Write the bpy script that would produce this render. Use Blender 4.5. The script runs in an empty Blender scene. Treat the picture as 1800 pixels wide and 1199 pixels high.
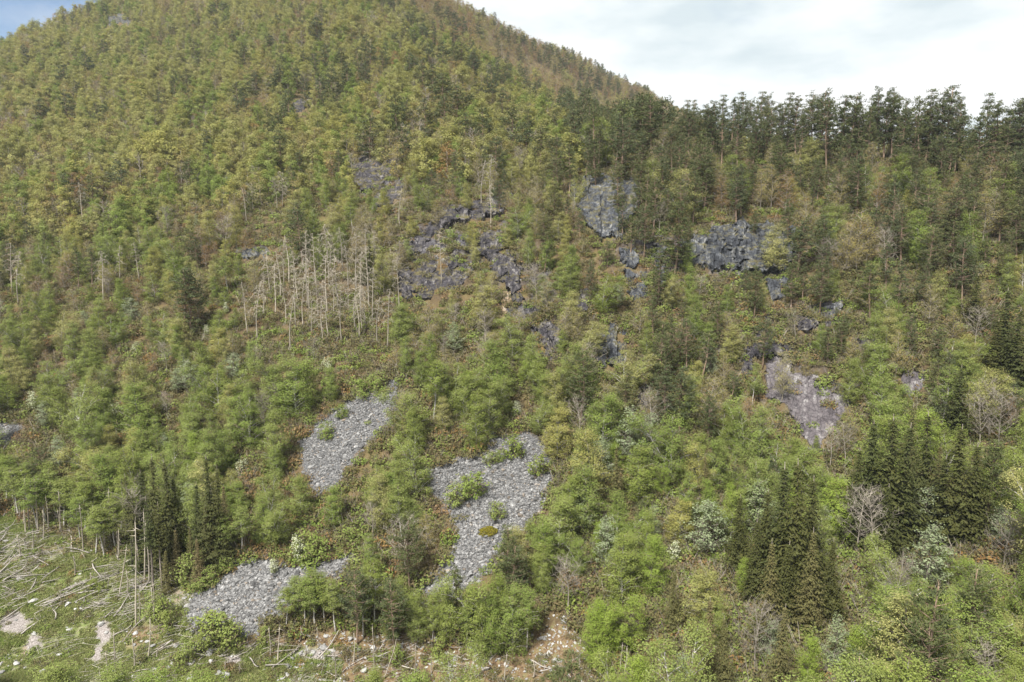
import bpy, math, random
import numpy as np
from mathutils import Vector, Matrix, Quaternion, noise
from mathutils.bvhtree import BVHTree

S = bpy.context.scene
COL = S.collection
R = math.radians
random.seed(7)
RNG = np.random.default_rng(7)

# ------------------------------------------------------------------ camera
F, CU, CV = 1200.0, 900.0, 599.5            # focal length and centre on the 1800 px wide photograph
PITCH = R(8.0)
CZ = 48.0
cp, sp = math.cos(PITCH), math.sin(PITCH)
cam_d = bpy.data.cameras.new('camera')
cam = bpy.data.objects.new('camera', cam_d)
COL.objects.link(cam)
cam.location = (0, 0, CZ)
cam.rotation_euler = (math.pi / 2 - PITCH, 0, 0)
cam_d.sensor_fit = 'HORIZONTAL'
cam_d.sensor_width = 36.0
cam_d.lens = 24.0
cam_d.clip_start = 0.5
cam_d.clip_end = 6000
S.camera = cam

# ------------------------------------------------------------------ light
SUN_EL, SUN_AZ, SUN_STR = R(54), R(210), 3.7     # azimuth clockwise from +Y
SKY_STR = 0.06
S.render.engine = 'CYCLES'
S.cycles.use_denoising = True
HAZE = 0.00009
S.view_settings.view_transform = 'Standard'
S.view_settings.look = 'None'
S.view_settings.gamma = 1
S.view_settings.exposure = 1.38
sun_d = bpy.data.lights.new('sun', 'SUN')
sun_d.energy = SUN_STR
sun_d.angle = R(10)
sun_d.color = (1.0, 0.975, 0.925)
sun = bpy.data.objects.new('sun', sun_d)
COL.objects.link(sun)
sdir = Vector((math.sin(SUN_AZ) * math.cos(SUN_EL), math.cos(SUN_AZ) * math.cos(SUN_EL), math.sin(SUN_EL)))
sun.rotation_euler = sdir.to_track_quat('Z', 'Y').to_euler()
sun.location = (0, 0, 400)

W = bpy.data.worlds.new('World')
S.world = W
W.use_nodes = True


class NT:
    """small helper for node trees"""
    def __init__(s, t):
        s.t = t
        t.nodes.clear()

    def n(s, typ, **kw):
        nd = s.t.nodes.new(typ)
        for k, v in kw.items():
            if k.startswith('i_'):
                nd.inputs[k[2:].replace('_', ' ')].default_value = v
            else:
                setattr(nd, k, v)
        return nd

    def l(s, a, b):
        s.t.links.new(a, b)

    def mix(s, fac, a, b, blend='MIX'):
        m = s.t.nodes.new('ShaderNodeMix')
        m.data_type = 'RGBA'
        m.blend_type = blend
        for sock, val in ((m.inputs[0], fac), (m.inputs[6], a), (m.inputs[7], b)):
            if hasattr(val, 'links') or hasattr(val, 'is_linked'):
                s.l(val, sock)
            elif isinstance(val, (int, float)):
                sock.default_value = val
            else:
                sock.default_value = (*val[:3], 1)
        return m.outputs[2]

    def math(s, op, a, b=None, c=None, clamp=False):
        m = s.t.nodes.new('ShaderNodeMath')
        m.operation = op
        m.use_clamp = clamp
        for i, val in enumerate((a, b, c)):
            if val is None:
                continue
            if hasattr(val, 'is_linked'):
                s.l(val, m.inputs[i])
            else:
                m.inputs[i].default_value = val
        return m.outputs[0]

    def ramp(s, fac, stops):
        r = s.t.nodes.new('ShaderNodeValToRGB')
        e = r.color_ramp.elements
        while len(e) < len(stops):
            e.new(0.5)
        for el, (p, c) in zip(e, stops):
            el.position = p
            el.color = (*c, 1) if len(c) == 3 else c
        s.l(fac, r.inputs[0])
        return r.outputs[0]

    def noise(s, vec, scale, detail=4, rough=0.55):
        nd = s.t.nodes.new('ShaderNodeTexNoise')
        nd.inputs['Scale'].default_value = scale
        nd.inputs['Detail'].default_value = detail
        nd.inputs['Roughness'].default_value = rough
        if vec is not None:
            s.l(vec, nd.inputs['Vector'])
        return nd.outputs['Fac']

    def mapping(s, vec, scale=(1, 1, 1), loc=(0, 0, 0), rot=(0, 0, 0)):
        m = s.t.nodes.new('ShaderNodeMapping')
        m.inputs['Scale'].default_value = scale
        m.inputs['Location'].default_value = loc
        m.inputs['Rotation'].default_value = rot
        s.l(vec, m.inputs['Vector'])
        return m.outputs[0]


# broken cloud over a clear sky, blue only in the gap towards the upper left
w = NT(W.node_tree)
sky = w.n('ShaderNodeTexSky', sky_type='NISHITA', sun_disc=False, sun_elevation=SUN_EL, sun_rotation=SUN_AZ)
tc = w.n('ShaderNodeTexCoord')
gen = tc.outputs['Generated']
skyc = w.mix(1.0, sky.outputs[0], (SKY_STR,) * 3, 'MULTIPLY')
sep = w.n('ShaderNodeSeparateXYZ')
w.l(gen, sep.inputs[0])
n1 = w.noise(w.mapping(gen, (2.4, 2.4, 5.0), (0.3, 0.1, 0.2)), 1.6, 7, 0.52)
n2 = w.noise(w.mapping(gen, (2.0, 2.0, 6.0), (3.1, 0.4, 1.2)), 2.0, 6, 0.52)
# direction of the clear gap (upper left of the view)
gapd = Vector((-0.86, 1.0, 0.42)).normalized()
dotn = w.n('ShaderNodeVectorMath', operation='DOT_PRODUCT')
w.l(gen, dotn.inputs[0])
dotn.inputs[1].default_value = gapd
gap = w.math('MULTIPLY_ADD', dotn.outputs['Value'], 13.0, -11.85, clamp=True)
cover = w.math('SUBTRACT', w.math('MULTIPLY_ADD', n1, 2.4, 0.05), w.math('MULTIPLY', gap, 1.25), clamp=True)
cloud = w.ramp(n2, [(0.34, (0.66, 0.75, 0.79)), (0.46, (0.84, 0.90, 0.915)), (0.55, (0.97, 0.975, 0.97))])
bgc = w.mix(cover, skyc, w.mix(1.0, cloud, (0.425, 0.425, 0.425), 'MULTIPLY'))
bg = w.n('ShaderNodeBackground')
w.l(bgc, bg.inputs[0])
bg.inputs[1].default_value = 1.0
wo = w.n('ShaderNodeOutputWorld')
w.l(bg.outputs[0], wo.inputs[0])

# ------------------------------------------------------------------ view geometry


def ray(u, v):
    a, b = (u - CU) / F, (CV - v) / F
    return Vector((a, cp + b * sp, -sp + b * cp)).normalized()


def proj(P):
    P = np.atleast_2d(np.asarray(P, float))
    z = P[:, 2] - CZ
    yc = P[:, 1] * cp - z * sp
    yc = np.where(yc < 0.1, 0.1, yc)
    return CU + F * P[:, 0] / yc, CV - F * (P[:, 1] * sp + z * cp) / yc, yc


def zslope(v):
    b = (CV - v) / F
    return (-sp + b * cp) / (cp + b * sp)


def in_poly(px, py, poly):
    px, py = np.asarray(px, float), np.asarray(py, float)
    r = np.zeros(px.shape, bool)
    n = len(poly)
    for i in range(n):
        x0, y0 = poly[i]
        x1, y1 = poly[(i + 1) % n]
        c = ((y0 > py) != (y1 > py))
        with np.errstate(divide='ignore', invalid='ignore'):
            xi = (x1 - x0) * (py - y0) / ((y1 - y0) or 1e-9) + x0
        r ^= c & (px < xi)
    return r


def poly_dist(px, py, poly):
    """signed distance, positive inside"""
    d = np.full(np.shape(px), 1e9)
    n = len(poly)
    for i in range(n):
        x0, y0 = poly[i]
        x1, y1 = poly[(i + 1) % n]
        dx, dy = x1 - x0, y1 - y0
        t = np.clip(((px - x0) * dx + (py - y0) * dy) / (dx * dx + dy * dy + 1e-9), 0, 1)
        d = np.minimum(d, np.hypot(px - x0 - t * dx, py - y0 - t * dy))
    return np.where(in_poly(px, py, poly), d, -d)


# outlines of bare areas as they lie on the slope
SCREE = {
    'upper': [(702, 664), (700, 700), (688, 745), (652, 768), (622, 795), (608, 830), (588, 850), (560, 866), (540, 845), (533, 800), (528, 775),
              (556, 745), (598, 716), (640, 686), (672, 676)],
    'large': [(742, 822), (792, 812), (838, 800), (866, 768), (925, 762), (966, 786), (968, 850), (950, 884), (932, 915), (905, 935), (884, 946), (872, 985),
              (836, 1018), (800, 1046), (740, 1056), (730, 1034), (770, 1010), (800, 960), (806, 925), (780, 880), (752, 858)],
    'lower': [(325, 1062), (372, 1022), (410, 994), (470, 985), (540, 1000), (590, 980), (615, 978), (612, 1004), (560, 1014), (520, 1040),
              (490, 1068), (462, 1100), (420, 1122), (372, 1124), (335, 1098)],
    'left': [(-20, 745), (20, 742), (34, 752), (20, 772), (-20, 785)],
}
CLEARING = [(-80, 905), (20, 900), (70, 930), (150, 958), (215, 975), (300, 985), (345, 1040), (325, 1075), (340, 1110), (420, 1135), (470, 1135),
            (560, 1140), (600, 1160), (600, 1300), (-80, 1300)]
FOREG = [(250, 1120), (420, 1128), (600, 1110), (760, 1120), (900, 1130), (1000, 1090), (1040, 1140), (1060, 1180), (1060, 1300), (200, 1300), (200, 1150)]
GAP = [(935, 1082), (985, 1075), (1000, 1105), (975, 1140), (940, 1125)]

# ------------------------------------------------------------------ terrain
# control net: per column (f * tan azimuth) fifteen knots (photo row, depth) from under the camera to behind the mountain
NET = [
    (-1700, [(2000, 30), (1199, 66), (1050, 78), (900, 96), (765, 112), (670, 124), (600, 136), (500, 158), (405, 190), (330, 235), (280, 290), (245, 340), (225, 390), (222, 420), (300, 650)]),
    (-980, [(2000, 30), (1199, 65), (1050, 77), (900, 95), (765, 110), (670, 122), (600, 134), (500, 155), (400, 185), (300, 235), (215, 295), (160, 360), (132, 420), (128, 450), (300, 700)]),
    (-800, [(2000, 30), (1199, 65), (1050, 77), (900, 94), (765, 109), (670, 121), (600, 132), (500, 152), (400, 182), (300, 230), (200, 310), (118, 410), (76, 480), (70, 520), (250, 800)]),
    (-660, [(2000, 30), (1199, 65), (1050, 76), (900, 92), (765, 106), (670, 118), (600, 129), (500, 148), (400, 176), (300, 222), (200, 300), (105, 400), (28, 520), (12, 570), (200, 900)]),
    (-450, [(2000, 30), (1199, 66), (1050, 75), (900, 88), (765, 101), (670, 112), (600, 123), (500, 140), (400, 163), (300, 205), (200, 275), (100, 370), (0, 500), (-80, 620), (150, 1000)]),
    (-200, [(2000, 30), (1199, 66), (1050, 75), (900, 86), (765, 97), (670, 107), (600, 116), (500, 131), (400, 149), (300, 183), (200, 245), (100, 340), (0, 470), (-50, 600), (150, 1000)]),
    (-115, [(2000, 30), (1199, 65), (1050, 74), (900, 85), (765, 97), (670, 107), (600, 116), (500, 130), (400, 147), (300, 180), (200, 240), (105, 340), (48, 480), (10, 620), (150, 1000)]),
    (60, [(2000, 29), (1199, 64), (1050, 73), (900, 85), (765, 97), (670, 106), (600, 115), (500, 127), (400, 142), (300, 174), (235, 225), (205, 300), (145, 520), (92, 720), (250, 1050)]),
    (190, [(2000, 28), (1199, 61), (1050, 71), (900, 84), (765, 97), (670, 106), (600, 114), (500, 125), (400, 137), (300, 162), (248, 195), (262, 245), (215, 520), (160, 780), (300, 1100)]),
    (290, [(2000, 27), (1199, 60), (1050, 70), (900, 84), (765, 97), (670, 106), (600, 113), (500, 124), (400, 137), (300, 161), (258, 186), (290, 240), (250, 540), (212, 820), (320, 1100)]),
    (500, [(2000, 25), (1199, 56), (1050, 68), (900, 83), (765, 96), (670, 105), (600, 112), (500, 123), (400, 137), (310, 158), (268, 178), (330, 235), (330, 540), (300, 840), (380, 1100)]),
    (700, [(2000, 24), (1199, 54), (1050, 65), (900, 80), (765, 93), (670, 102), (600, 109), (500, 119), (400, 132), (325, 150), (285, 165), (350, 225), (350, 540), (330, 840), (400, 1100)]),
    (880, [(2000, 23), (1199, 52), (1050, 63), (900, 77), (765, 90), (670, 99), (600, 106), (500, 115), (400, 127), (335, 142), (300, 154), (370, 215), (370, 540), (350, 840), (400, 1100)]),
    (1700, [(2000, 22), (1199, 48), (1050, 58), (900, 70), (765, 82), (670, 90), (600, 97), (500, 106), (400, 117), (350, 128), (330, 138), (400, 200), (400, 540), (380, 840), (420, 1100)]),
]


def pchip(x, y, xq):
    """monotone cubic along axis 0"""
    x = np.asarray(x, float)
    h = np.diff(x)
    d = np.diff(y, axis=0) / h.reshape(-1, *([1] * (y.ndim - 1)))
    m = np.zeros_like(y)
    m[0], m[-1] = d[0], d[-1]
    a, b = d[:-1], d[1:]
    same = (a * b) > 0
    with np.errstate(divide='ignore', invalid='ignore'):
        hm = 2 * a * b / (a + b)
    m[1:-1] = np.where(same, hm, 0)
    i = np.clip(np.searchsorted(x, xq, 'right') - 1, 0, len(x) - 2)
    sh = (-1, *([1] * (y.ndim - 1)))
    t = ((xq - x[i]) / h[i]).reshape(sh)
    hh = h[i].reshape(sh)
    return ((2 * t**3 - 3 * t**2 + 1) * y[i] + (t**3 - 2 * t**2 + t) * hh * m[i] + (-2 * t**3 + 3 * t**2) * y[i + 1] + (t**3 - t**2) * hh * m[i + 1])


ut = np.array([c[0] for c in NET], float)
KY = np.array([[k[1] for k in c[1]] for c in NET], float)
KZ = np.array([[k[1] * zslope(k[0]) + CZ for k in c[1]] for c in NET], float)
uq = np.concatenate([np.linspace(-1700, -1020, 40), np.linspace(-1010, 1010, 440), np.linspace(1020, 1700, 40)])
cY, cZ = pchip(ut, KY, uq), pchip(ut, KZ, uq)            # (U, K)
seg = [10, 26, 32, 32, 26, 24, 28, 30, 32, 28, 26, 26, 20, 12]
tq = np.concatenate([np.linspace(i, i + 1, n, endpoint=False) for i, n in enumerate(seg)] + [[len(seg)]])
tk = np.arange(KY.shape[1])
GY, GZ = pchip(tk, cY.T, tq), pchip(tk, cZ.T, tq)        # (T, U)
GX = GY * (uq / F)[None, :]
nT, nU = GY.shape
TV = np.stack([GX, GY, GZ], -1).reshape(-1, 3)


def fbm(p, sc, octv=4, H=0.9):
    return noise.fractal(Vector(p) * sc, H, 2.0, octv)


for i in range(len(TV)):
    x, y, z = TV[i]
    k = 0.010 * y
    TV[i, 2] += k * fbm((x, y, 0), 4.2 / y, 3) * 1.4 + 0.5 * fbm((x, y, 3.0), 0.16, 4) + 0.12 * fbm((x, y, 9), 0.9, 2)
BANDS = ((800, 430, 130, 85), (930, 520, 70, 70), (980, 600, 90, 50), (1240, 455, 190, 55), (1400, 590, 150, 70), (1130, 690, 60, 40), (660, 310, 60, 50))
bu, bv, bd = proj(TV)
rock_a = np.zeros(len(TV))
for cx_, cy_, rx_, ry_ in BANDS:
    rock_a = np.maximum(rock_a, np.exp(-(((bu - cx_) / rx_)**2 + ((bv - cy_) / ry_)**2)) * (bd < 260))
for i in np.nonzero(rock_a > 0.12)[0]:
    x, y, z = TV[i]
    k = noise.fractal(Vector((x * .16, y * .16, 21)), .8, 2.1, 4) * .5 + .5
    rock_a[i] = min(1, rock_a[i] * 1.5) * min(1, max(0, k * 1.9 - .42))
    st = z / 3.4 + .8 * noise.noise(Vector((x * .12, y * .12, 5)))
    TV[i, 2] += 1.5 * min(1, rock_a[i] * 2) * (0.5 - abs(0.5 - min(1, (st - math.floor(st)) * 1.6)) + .5 * noise.noise(Vector((x * .7, y * .7, z * .3))))
rock_a[rock_a < 0.12] = 0
ii = np.arange(nT * nU).reshape(nT, nU)
TF = np.stack([ii[:-1, :-1], ii[:-1, 1:], ii[1:, 1:], ii[1:, :-1]], -1).reshape(-1, 4)
BVH = BVHTree.FromPolygons([Vector(v) for v in TV], TF.tolist())
CAMP = Vector((0, 0, CZ))


def hit(u, v, h=0.0):
    """ground point below something of height h whose top shows at (u, v)"""
    p = BVH.ray_cast(CAMP - Vector((0, 0, h)), ray(u, v))
    return (p[0], p[1]) if p[0] is not None else (None, None)


def ground(x, y):
    p = BVH.ray_cast(Vector((x, y, 900)), Vector((0, 0, -1)))
    return (p[0], p[1]) if p[0] is not None else (None, None)


# ------------------------------------------------------------------ helpers
def mesh_from(name, V, Fs, mats=(), mi=None, lf=None, smooth=False):
    me = bpy.data.meshes.new(name)
    me.from_pydata([tuple(v) for v in V] if not isinstance(V, list) else V, [], Fs if isinstance(Fs, list) else Fs.tolist())
    for m in mats:
        me.materials.append(m)
    if mi is not None:
        me.polygons.foreach_set('material_index', np.asarray(mi, np.int32))
    if lf is not None:
        a = me.attributes.new('lf', 'FLOAT', 'POINT')
        a.data.foreach_set('value', np.asarray(lf, np.float32))
    if smooth:
        me.polygons.foreach_set('use_smooth', np.ones(len(me.polygons), bool))
    me.update()
    return me


def link(name, data, parent=None):
    o = bpy.data.objects.new(name, data)
    COL.objects.link(o)
    if parent is not None:
        o.parent = parent
    return o


class Acc:
    """collects vertices / faces / material slots / leaf values"""
    def __init__(s):
        s.v, s.f, s.m, s.l, s.n = [], [], [], [], 0

    def add(s, V, Fs, mat=0, lf=0.5):
        V = np.asarray(V, float)
        s.v.append(V)
        s.f += [[i + s.n for i in f] for f in Fs]
        s.m += [mat] * len(Fs)
        s.l.append(np.broadcast_to(np.asarray(lf, float), (len(V),)))
        s.n += len(V)

    def tube(s, pts, rad, sides=5, mat=0, lf=0.5, cap=True):
        pts = np.asarray(pts, float)
        n = len(pts)
        d = np.gradient(pts, axis=0)
        d /= np.linalg.norm(d, axis=1, keepdims=True) + 1e-9
        ref = np.array([0.13, 0.97, 0.2]) if abs(d[0][2]) > 0.6 else np.array([0, 0, 1.0])
        e1 = np.cross(d, ref)
        e1 /= np.linalg.norm(e1, axis=1, keepdims=True) + 1e-9
        e2 = np.cross(d, e1)
        an = np.arange(sides) * 2 * math.pi / sides
        rad = np.broadcast_to(np.asarray(rad, float), (n,))
        V = pts[:, None] + rad[:, None, None] * (np.cos(an)[None, :, None] * e1[:, None] + np.sin(an)[None, :, None] * e2[:, None])
        Fs = []
        for i in range(n - 1):
            for j in range(sides):
                k = (j + 1) % sides
                Fs.append([i * sides + j, i * sides + k, (i + 1) * sides + k, (i + 1) * sides + j])
        if cap:
            Fs.append(list(range(sides))[::-1])
            Fs.append([(n - 1) * sides + j for j in range(sides)])
        s.add(V.reshape(-1, 3), Fs, mat, lf)

    def leaves(s, C, N, L, Wd, rng, mat=0, lf=None, T=None):
        """rhombic leaves: centres C, normals N, length L, width Wd, optional long axis T"""
        n = len(C)
        if n == 0:
            return
        N = N / (np.linalg.norm(N, axis=1, keepdims=True) + 1e-9)
        if T is None:
            T = rng.normal(size=(n, 3))
        T = T - (T * N).sum(1, keepdims=True) * N
        T /= np.linalg.norm(T, axis=1, keepdims=True) + 1e-9
        B = np.cross(N, T)
        L = np.broadcast_to(np.asarray(L, float), (n,))[:, None]
        Wd = np.broadcast_to(np.asarray(Wd, float), (n,))[:, None]
        V = np.stack([C - T * L * .5, C + B * Wd * .5 - N * L * .06, C + T * L * .5, C - B * Wd * .5 - N * L * .06], 1)
        if lf is None:
            lf = rng.random(n)
        base = np.arange(n)[:, None] * 4 + np.arange(4)[None]
        s.add(V.reshape(-1, 3), base.tolist(), mat, np.repeat(lf, 4))

    def mesh(s, name, mats, smooth=False):
        return mesh_from(name, np.concatenate(s.v).tolist(), s.f, mats, s.m, np.concatenate(s.l), smooth)


# ------------------------------------------------------------------ materials
def new_mat(name):
    m = bpy.data.materials.new(name)
    m.use_nodes = True
    return m, NT(m.node_tree)


def finish(t, color, rough=0.9, trans=0.0, normal=None, spec=0.2):
    b = t.n('ShaderNodeBsdfPrincipled')
    t.l(color, b.inputs['Base Color'])
    if hasattr(rough, 'is_linked'):
        t.l(rough, b.inputs['Roughness'])
    else:
        b.inputs['Roughness'].default_value = rough
    b.inputs['Specular IOR Level'].default_value = spec
    if normal is not None:
        t.l(normal, b.inputs['Normal'])
    o = t.n('ShaderNodeOutputMaterial')
    if trans > 0:
        tr = t.n('ShaderNodeBsdfTranslucent')
        t.l(color, tr.inputs[0])
        mx = t.n('ShaderNodeMixShader')
        mx.inputs[0].default_value = trans
        t.l(b.outputs[0], mx.inputs[1])
        t.l(tr.outputs[0], mx.inputs[2])
        t.l(mx.outputs[0], o.inputs[0])
    else:
        t.l(b.outputs[0], o.inputs[0])


def leaf_mat(name, cols, trans=0.32, vary=0.42, zone=0.4):
    """leaf colour: ramp over a per-tree value, plus small leaf to leaf differences"""
    m, t = new_mat(name)
    oi = t.n('ShaderNodeObjectInfo')
    at = t.n('ShaderNodeAttribute', attribute_name='lf')
    nz = t.noise(t.mapping(oi.outputs['Location'], (0.03, 0.03, 0.03)), 1.0, 2)
    f = t.math('ADD', t.math('MULTIPLY', oi.outputs['Random'], 1 - zone), t.math('MULTIPLY', t.math('MULTIPLY_ADD', nz, 2.2, -0.6), zone), clamp=True)
    f = t.math('ADD', f, t.math('MULTIPLY_ADD', at.outputs['Fac'], 0.3, -0.15), clamp=True)
    n = len(cols)
    c = t.ramp(f, [((i + 0.5) / n, k) for i, k in enumerate(cols)])
    val = t.math('MULTIPLY_ADD', at.outputs['Fac'], vary, 1 - vary * 0.5)
    hs = t.n('ShaderNodeHueSaturation')
    t.l(val, hs.inputs['Value'])
    t.l(c, hs.inputs['Color'])
    finish(t, hs.outputs[0], 0.75, trans, spec=0.25)
    return m


def bark_mat(name, c1, c2, scale=2.5, stretch=0.25):
    m, t = new_mat(name)
    tcn = t.n('ShaderNodeTexCoord')
    oi = t.n('ShaderNodeObjectInfo')
    nz = t.noise(t.mapping(tcn.outputs['Object'], (1, 1, stretch)), scale * 4, 4, 0.65)
    c = t.ramp(nz, [(0.36, c1), (0.62, c2)])
    hs = t.n('ShaderNodeHueSaturation')
    t.l(t.math('MULTIPLY_ADD', oi.outputs['Random'], 0.5, 0.75), hs.inputs['Value'])
    t.l(c, hs.inputs['Color'])
    finish(t, hs.outputs[0], 0.92, spec=0.15)
    return m


M = {}
M['green'] = leaf_mat('leaf_green', [(0.145, 0.185, 0.034), (0.19, 0.225, 0.045), (0.205, 0.235, 0.068), (0.155, 0.21, 0.038), (0.185, 0.225, 0.052)])
M['fresh'] = leaf_mat('leaf_fresh', [(0.19, 0.255, 0.035), (0.22, 0.28, 0.045), (0.17, 0.235, 0.040)])
M['yellow'] = leaf_mat('leaf_yellow', [(0.235, 0.24, 0.058), (0.32, 0.295, 0.085), (0.225, 0.235, 0.075), (0.315, 0.295, 0.11), (0.255, 0.262, 0.072)])
M['olive'] = leaf_mat('leaf_olive', [(0.25, 0.22, 0.075), (0.275, 0.225, 0.075), (0.235, 0.21, 0.085)])
M['rust'] = leaf_mat('leaf_rust', [(0.24, 0.135, 0.05), (0.26, 0.165, 0.055), (0.20, 0.13, 0.07), (0.27, 0.18, 0.08)])
M['silver'] = leaf_mat('leaf_silver', [(0.205, 0.24, 0.125), (0.235, 0.27, 0.155), (0.19, 0.23, 0.095)], vary=0.5)
M['blossom'] = leaf_mat('white_blossom', [(0.46, 0.48, 0.32), (0.54, 0.55, 0.40)], trans=0.2, vary=0.3)
M['pine'] = leaf_mat('pine_needles', [(0.058, 0.074, 0.026), (0.085, 0.097, 0.030), (0.062, 0.080, 0.036), (0.108, 0.110, 0.036)], trans=0.15)
M['spruce'] = leaf_mat('spruce_needles', [(0.036, 0.042, 0.009), (0.050, 0.050, 0.010), (0.040, 0.048, 0.011)], trans=0.1)
M['spruce_brown'] = leaf_mat('spruce_needles_brown', [(0.090, 0.075, 0.026), (0.08, 0.078, 0.024), (0.105, 0.082, 0.034)], trans=0.1)
M['brush'] = leaf_mat('brush_leaf', [(0.14, 0.11, 0.055), (0.17, 0.135, 0.06), (0.12, 0.13, 0.042), (0.18, 0.135, 0.07), (0.14, 0.165, 0.045), (0.20, 0.135, 0.055)], zone=0.5)
M['grass'] = leaf_mat('grass_blade', [(0.165, 0.225, 0.05), (0.20, 0.24, 0.065), (0.26, 0.25, 0.11), (0.15, 0.215, 0.04)], zone=0.6)
M['bark_birch'] = bark_mat('bark_birch', (0.16, 0.14, 0.12), (0.50, 0.48, 0.44), 1.5, 1.0)
M['bark_pine'] = bark_mat('bark_pine', (0.13, 0.085, 0.055), (0.26, 0.19, 0.14))
M['bark_spruce'] = bark_mat('bark_spruce', (0.10, 0.08, 0.065), (0.25, 0.215, 0.18))
M['twig_grey'] = bark_mat('twig_grey', (0.16, 0.135, 0.108), (0.30, 0.265, 0.22))
M['twig_brown'] = bark_mat('twig_brown', (0.12, 0.085, 0.055), (0.22, 0.165, 0.11))
M['dead_wood'] = bark_mat('dead_wood', (0.195, 0.168, 0.13), (0.35, 0.31, 0.25))
M['log_wood'] = bark_mat('log_wood', (0.20, 0.175, 0.15), (0.40, 0.365, 0.33), 1.6, 0.3)


def rock_mat(name, cols, scale, streak, bump=0.5, dark=(0.03, 0.03, 0.035), perobj=0.0, moss=0.0):
    m, t = new_mat(name)
    tcn = t.n('ShaderNodeTexCoord')
    oi = t.n('ShaderNodeObjectInfo')
    o = tcn.outputs['Object']
    ms = t.mapping(o, streak)
    n1_ = t.noise(ms, scale, 7, 0.65)
    n2_ = t.noise(o, scale * 0.35, 4, 0.6)
    f = t.math('ADD', t.math('MULTIPLY', n1_, 0.65), t.math('MULTIPLY', n2_, 0.35))
    k = len(cols)
    c = t.ramp(f, [(0.385 + 0.24 * i / (k - 1), q) for i, q in enumerate(cols)])
    vor = t.n('ShaderNodeTexVoronoi', feature='DISTANCE_TO_EDGE')
    vor.inputs['Scale'].default_value = scale * 1.3
    dist = t.n('ShaderNodeVectorMath', operation='ADD')
    nzc = t.n('ShaderNodeTexNoise')
    nzc.inputs['Scale'].default_value = scale
    t.l(ms, nzc.inputs['Vector'])
    t.l(ms, dist.inputs[0])
    t.l(nzc.outputs['Color'], dist.inputs[1])
    t.l(dist.outputs[0], vor.inputs['Vector'])
    crack = t.math('MULTIPLY_ADD', vor.outputs['Distance'], -16.0, 1.0, clamp=True)
    c = t.mix(t.math('MULTIPLY', crack, 0.5), c, dark)
    if moss > 0:
        geo = t.n('ShaderNodeNewGeometry')
        sx = t.n('ShaderNodeSeparateXYZ')
        t.l(geo.outputs['Normal'], sx.inputs[0])
        mm = t.math('MULTIPLY', t.math('MULTIPLY_ADD', sx.outputs['Z'], 4.0, -2.3, clamp=True), t.math('MULTIPLY_ADD', t.noise(o, 0.6, 4), 5, -2.2, clamp=True))
        c = t.mix(t.math('MULTIPLY', mm, moss), c, (0.10, 0.085, 0.03))
    if perobj > 1:
        r2 = t.math('FRACT', t.math('MULTIPLY', oi.outputs['Random'], 37.7))
        c = t.mix(t.math('MULTIPLY_ADD', r2, 8.0, -7.2, clamp=True), c, (0.20, 0.155, 0.11))
    hs = t.n('ShaderNodeHueSaturation')
    t.l(t.math('MULTIPLY_ADD', oi.outputs['Random'], perobj, 1 - perobj / 2), hs.inputs['Value'])
    t.l(c, hs.inputs['Color'])
    bp = t.n('ShaderNodeBump')
    bp.inputs['Strength'].default_value = bump
    bp.inputs['Distance'].default_value = 0.3
    t.l(t.math('ADD', n1_, t.math('MULTIPLY', crack, -0.5)), bp.inputs['Height'])
    finish(t, hs.outputs[0], 0.85, normal=bp.outputs[0], spec=0.25)
    return m


M['cliff'] = rock_mat('cliff_rock', [(0.015, 0.016, 0.019), (0.037, 0.040, 0.047), (0.072, 0.076, 0.083), (0.20, 0.198, 0.19)], 0.8, (1.5, 1.5, 0.2), 0.8, moss=0.9)
M['cliff_purple'] = rock_mat('cliff_rock_purple', [(0.014, 0.012, 0.015), (0.033, 0.030, 0.035), (0.066, 0.060, 0.064), (0.21, 0.195, 0.185)], 0.8, (1.4, 1.4, 0.4), 0.8, moss=0.95)
M['cliff_tan'] = rock_mat('cliff_rock_tan', [(0.19, 0.125, 0.075), (0.31, 0.225, 0.135), (0.38, 0.32, 0.26)], 0.7, (1, 1, 0.5), 0.8)
M['slide'] = rock_mat('slide_rock', [(0.048, 0.041, 0.044), (0.088, 0.076, 0.080), (0.115, 0.102, 0.104), (0.24, 0.225, 0.22)], 0.9, (1.2, 1.2, 0.6), 0.7)
M['scree'] = rock_mat('scree_stone', [(0.102, 0.100, 0.098), (0.170, 0.166, 0.162), (0.260, 0.253, 0.246)], 2.0, (1, 1, 1), 0.4, dark=(0.07, 0.07, 0.075), perobj=1.15)
M['boulder'] = rock_mat('boulder_stone', [(0.24, 0.232, 0.22), (0.34, 0.33, 0.315), (0.46, 0.45, 0.43)], 1.6, (1, 1, 1), 0.4, dark=(0.22, 0.21, 0.2), perobj=0.5)

# ground: one material steered by four painted areas of the land (grass, scree, bracken, rock dust)
gm, t = new_mat('ground_soil')
geo = t.n('ShaderNodeNewGeometry')
P_ = geo.outputs['Position']
area = t.n('ShaderNodeAttribute', attribute_name='area')
sepc = t.n('ShaderNodeSeparateColor')
t.l(area.outputs['Color'], sepc.inputs[0])
nA = t.noise(P_, 0.35, 6, 0.62)
nB = t.noise(P_, 1.9, 5, 0.6)
nC = t.noise(P_, 7.0, 3, 0.6)
soil = t.ramp(nA, [(0.32, (0.045, 0.034, 0.022)), (0.46, (0.088, 0.064, 0.036)), (0.56, (0.115, 0.088, 0.040)), (0.68, (0.090, 0.098, 0.030))])
soil = t.mix(t.math('MULTIPLY_ADD', nB, 3.0, -1.35, clamp=True), soil, (0.115, 0.080, 0.042))
brk = t.ramp(nB, [(0.33, (0.07, 0.045, 0.026)), (0.47, (0.150, 0.100, 0.055)), (0.60, (0.16, 0.125, 0.062)), (0.72, (0.13, 0.14, 0.05))])
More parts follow.
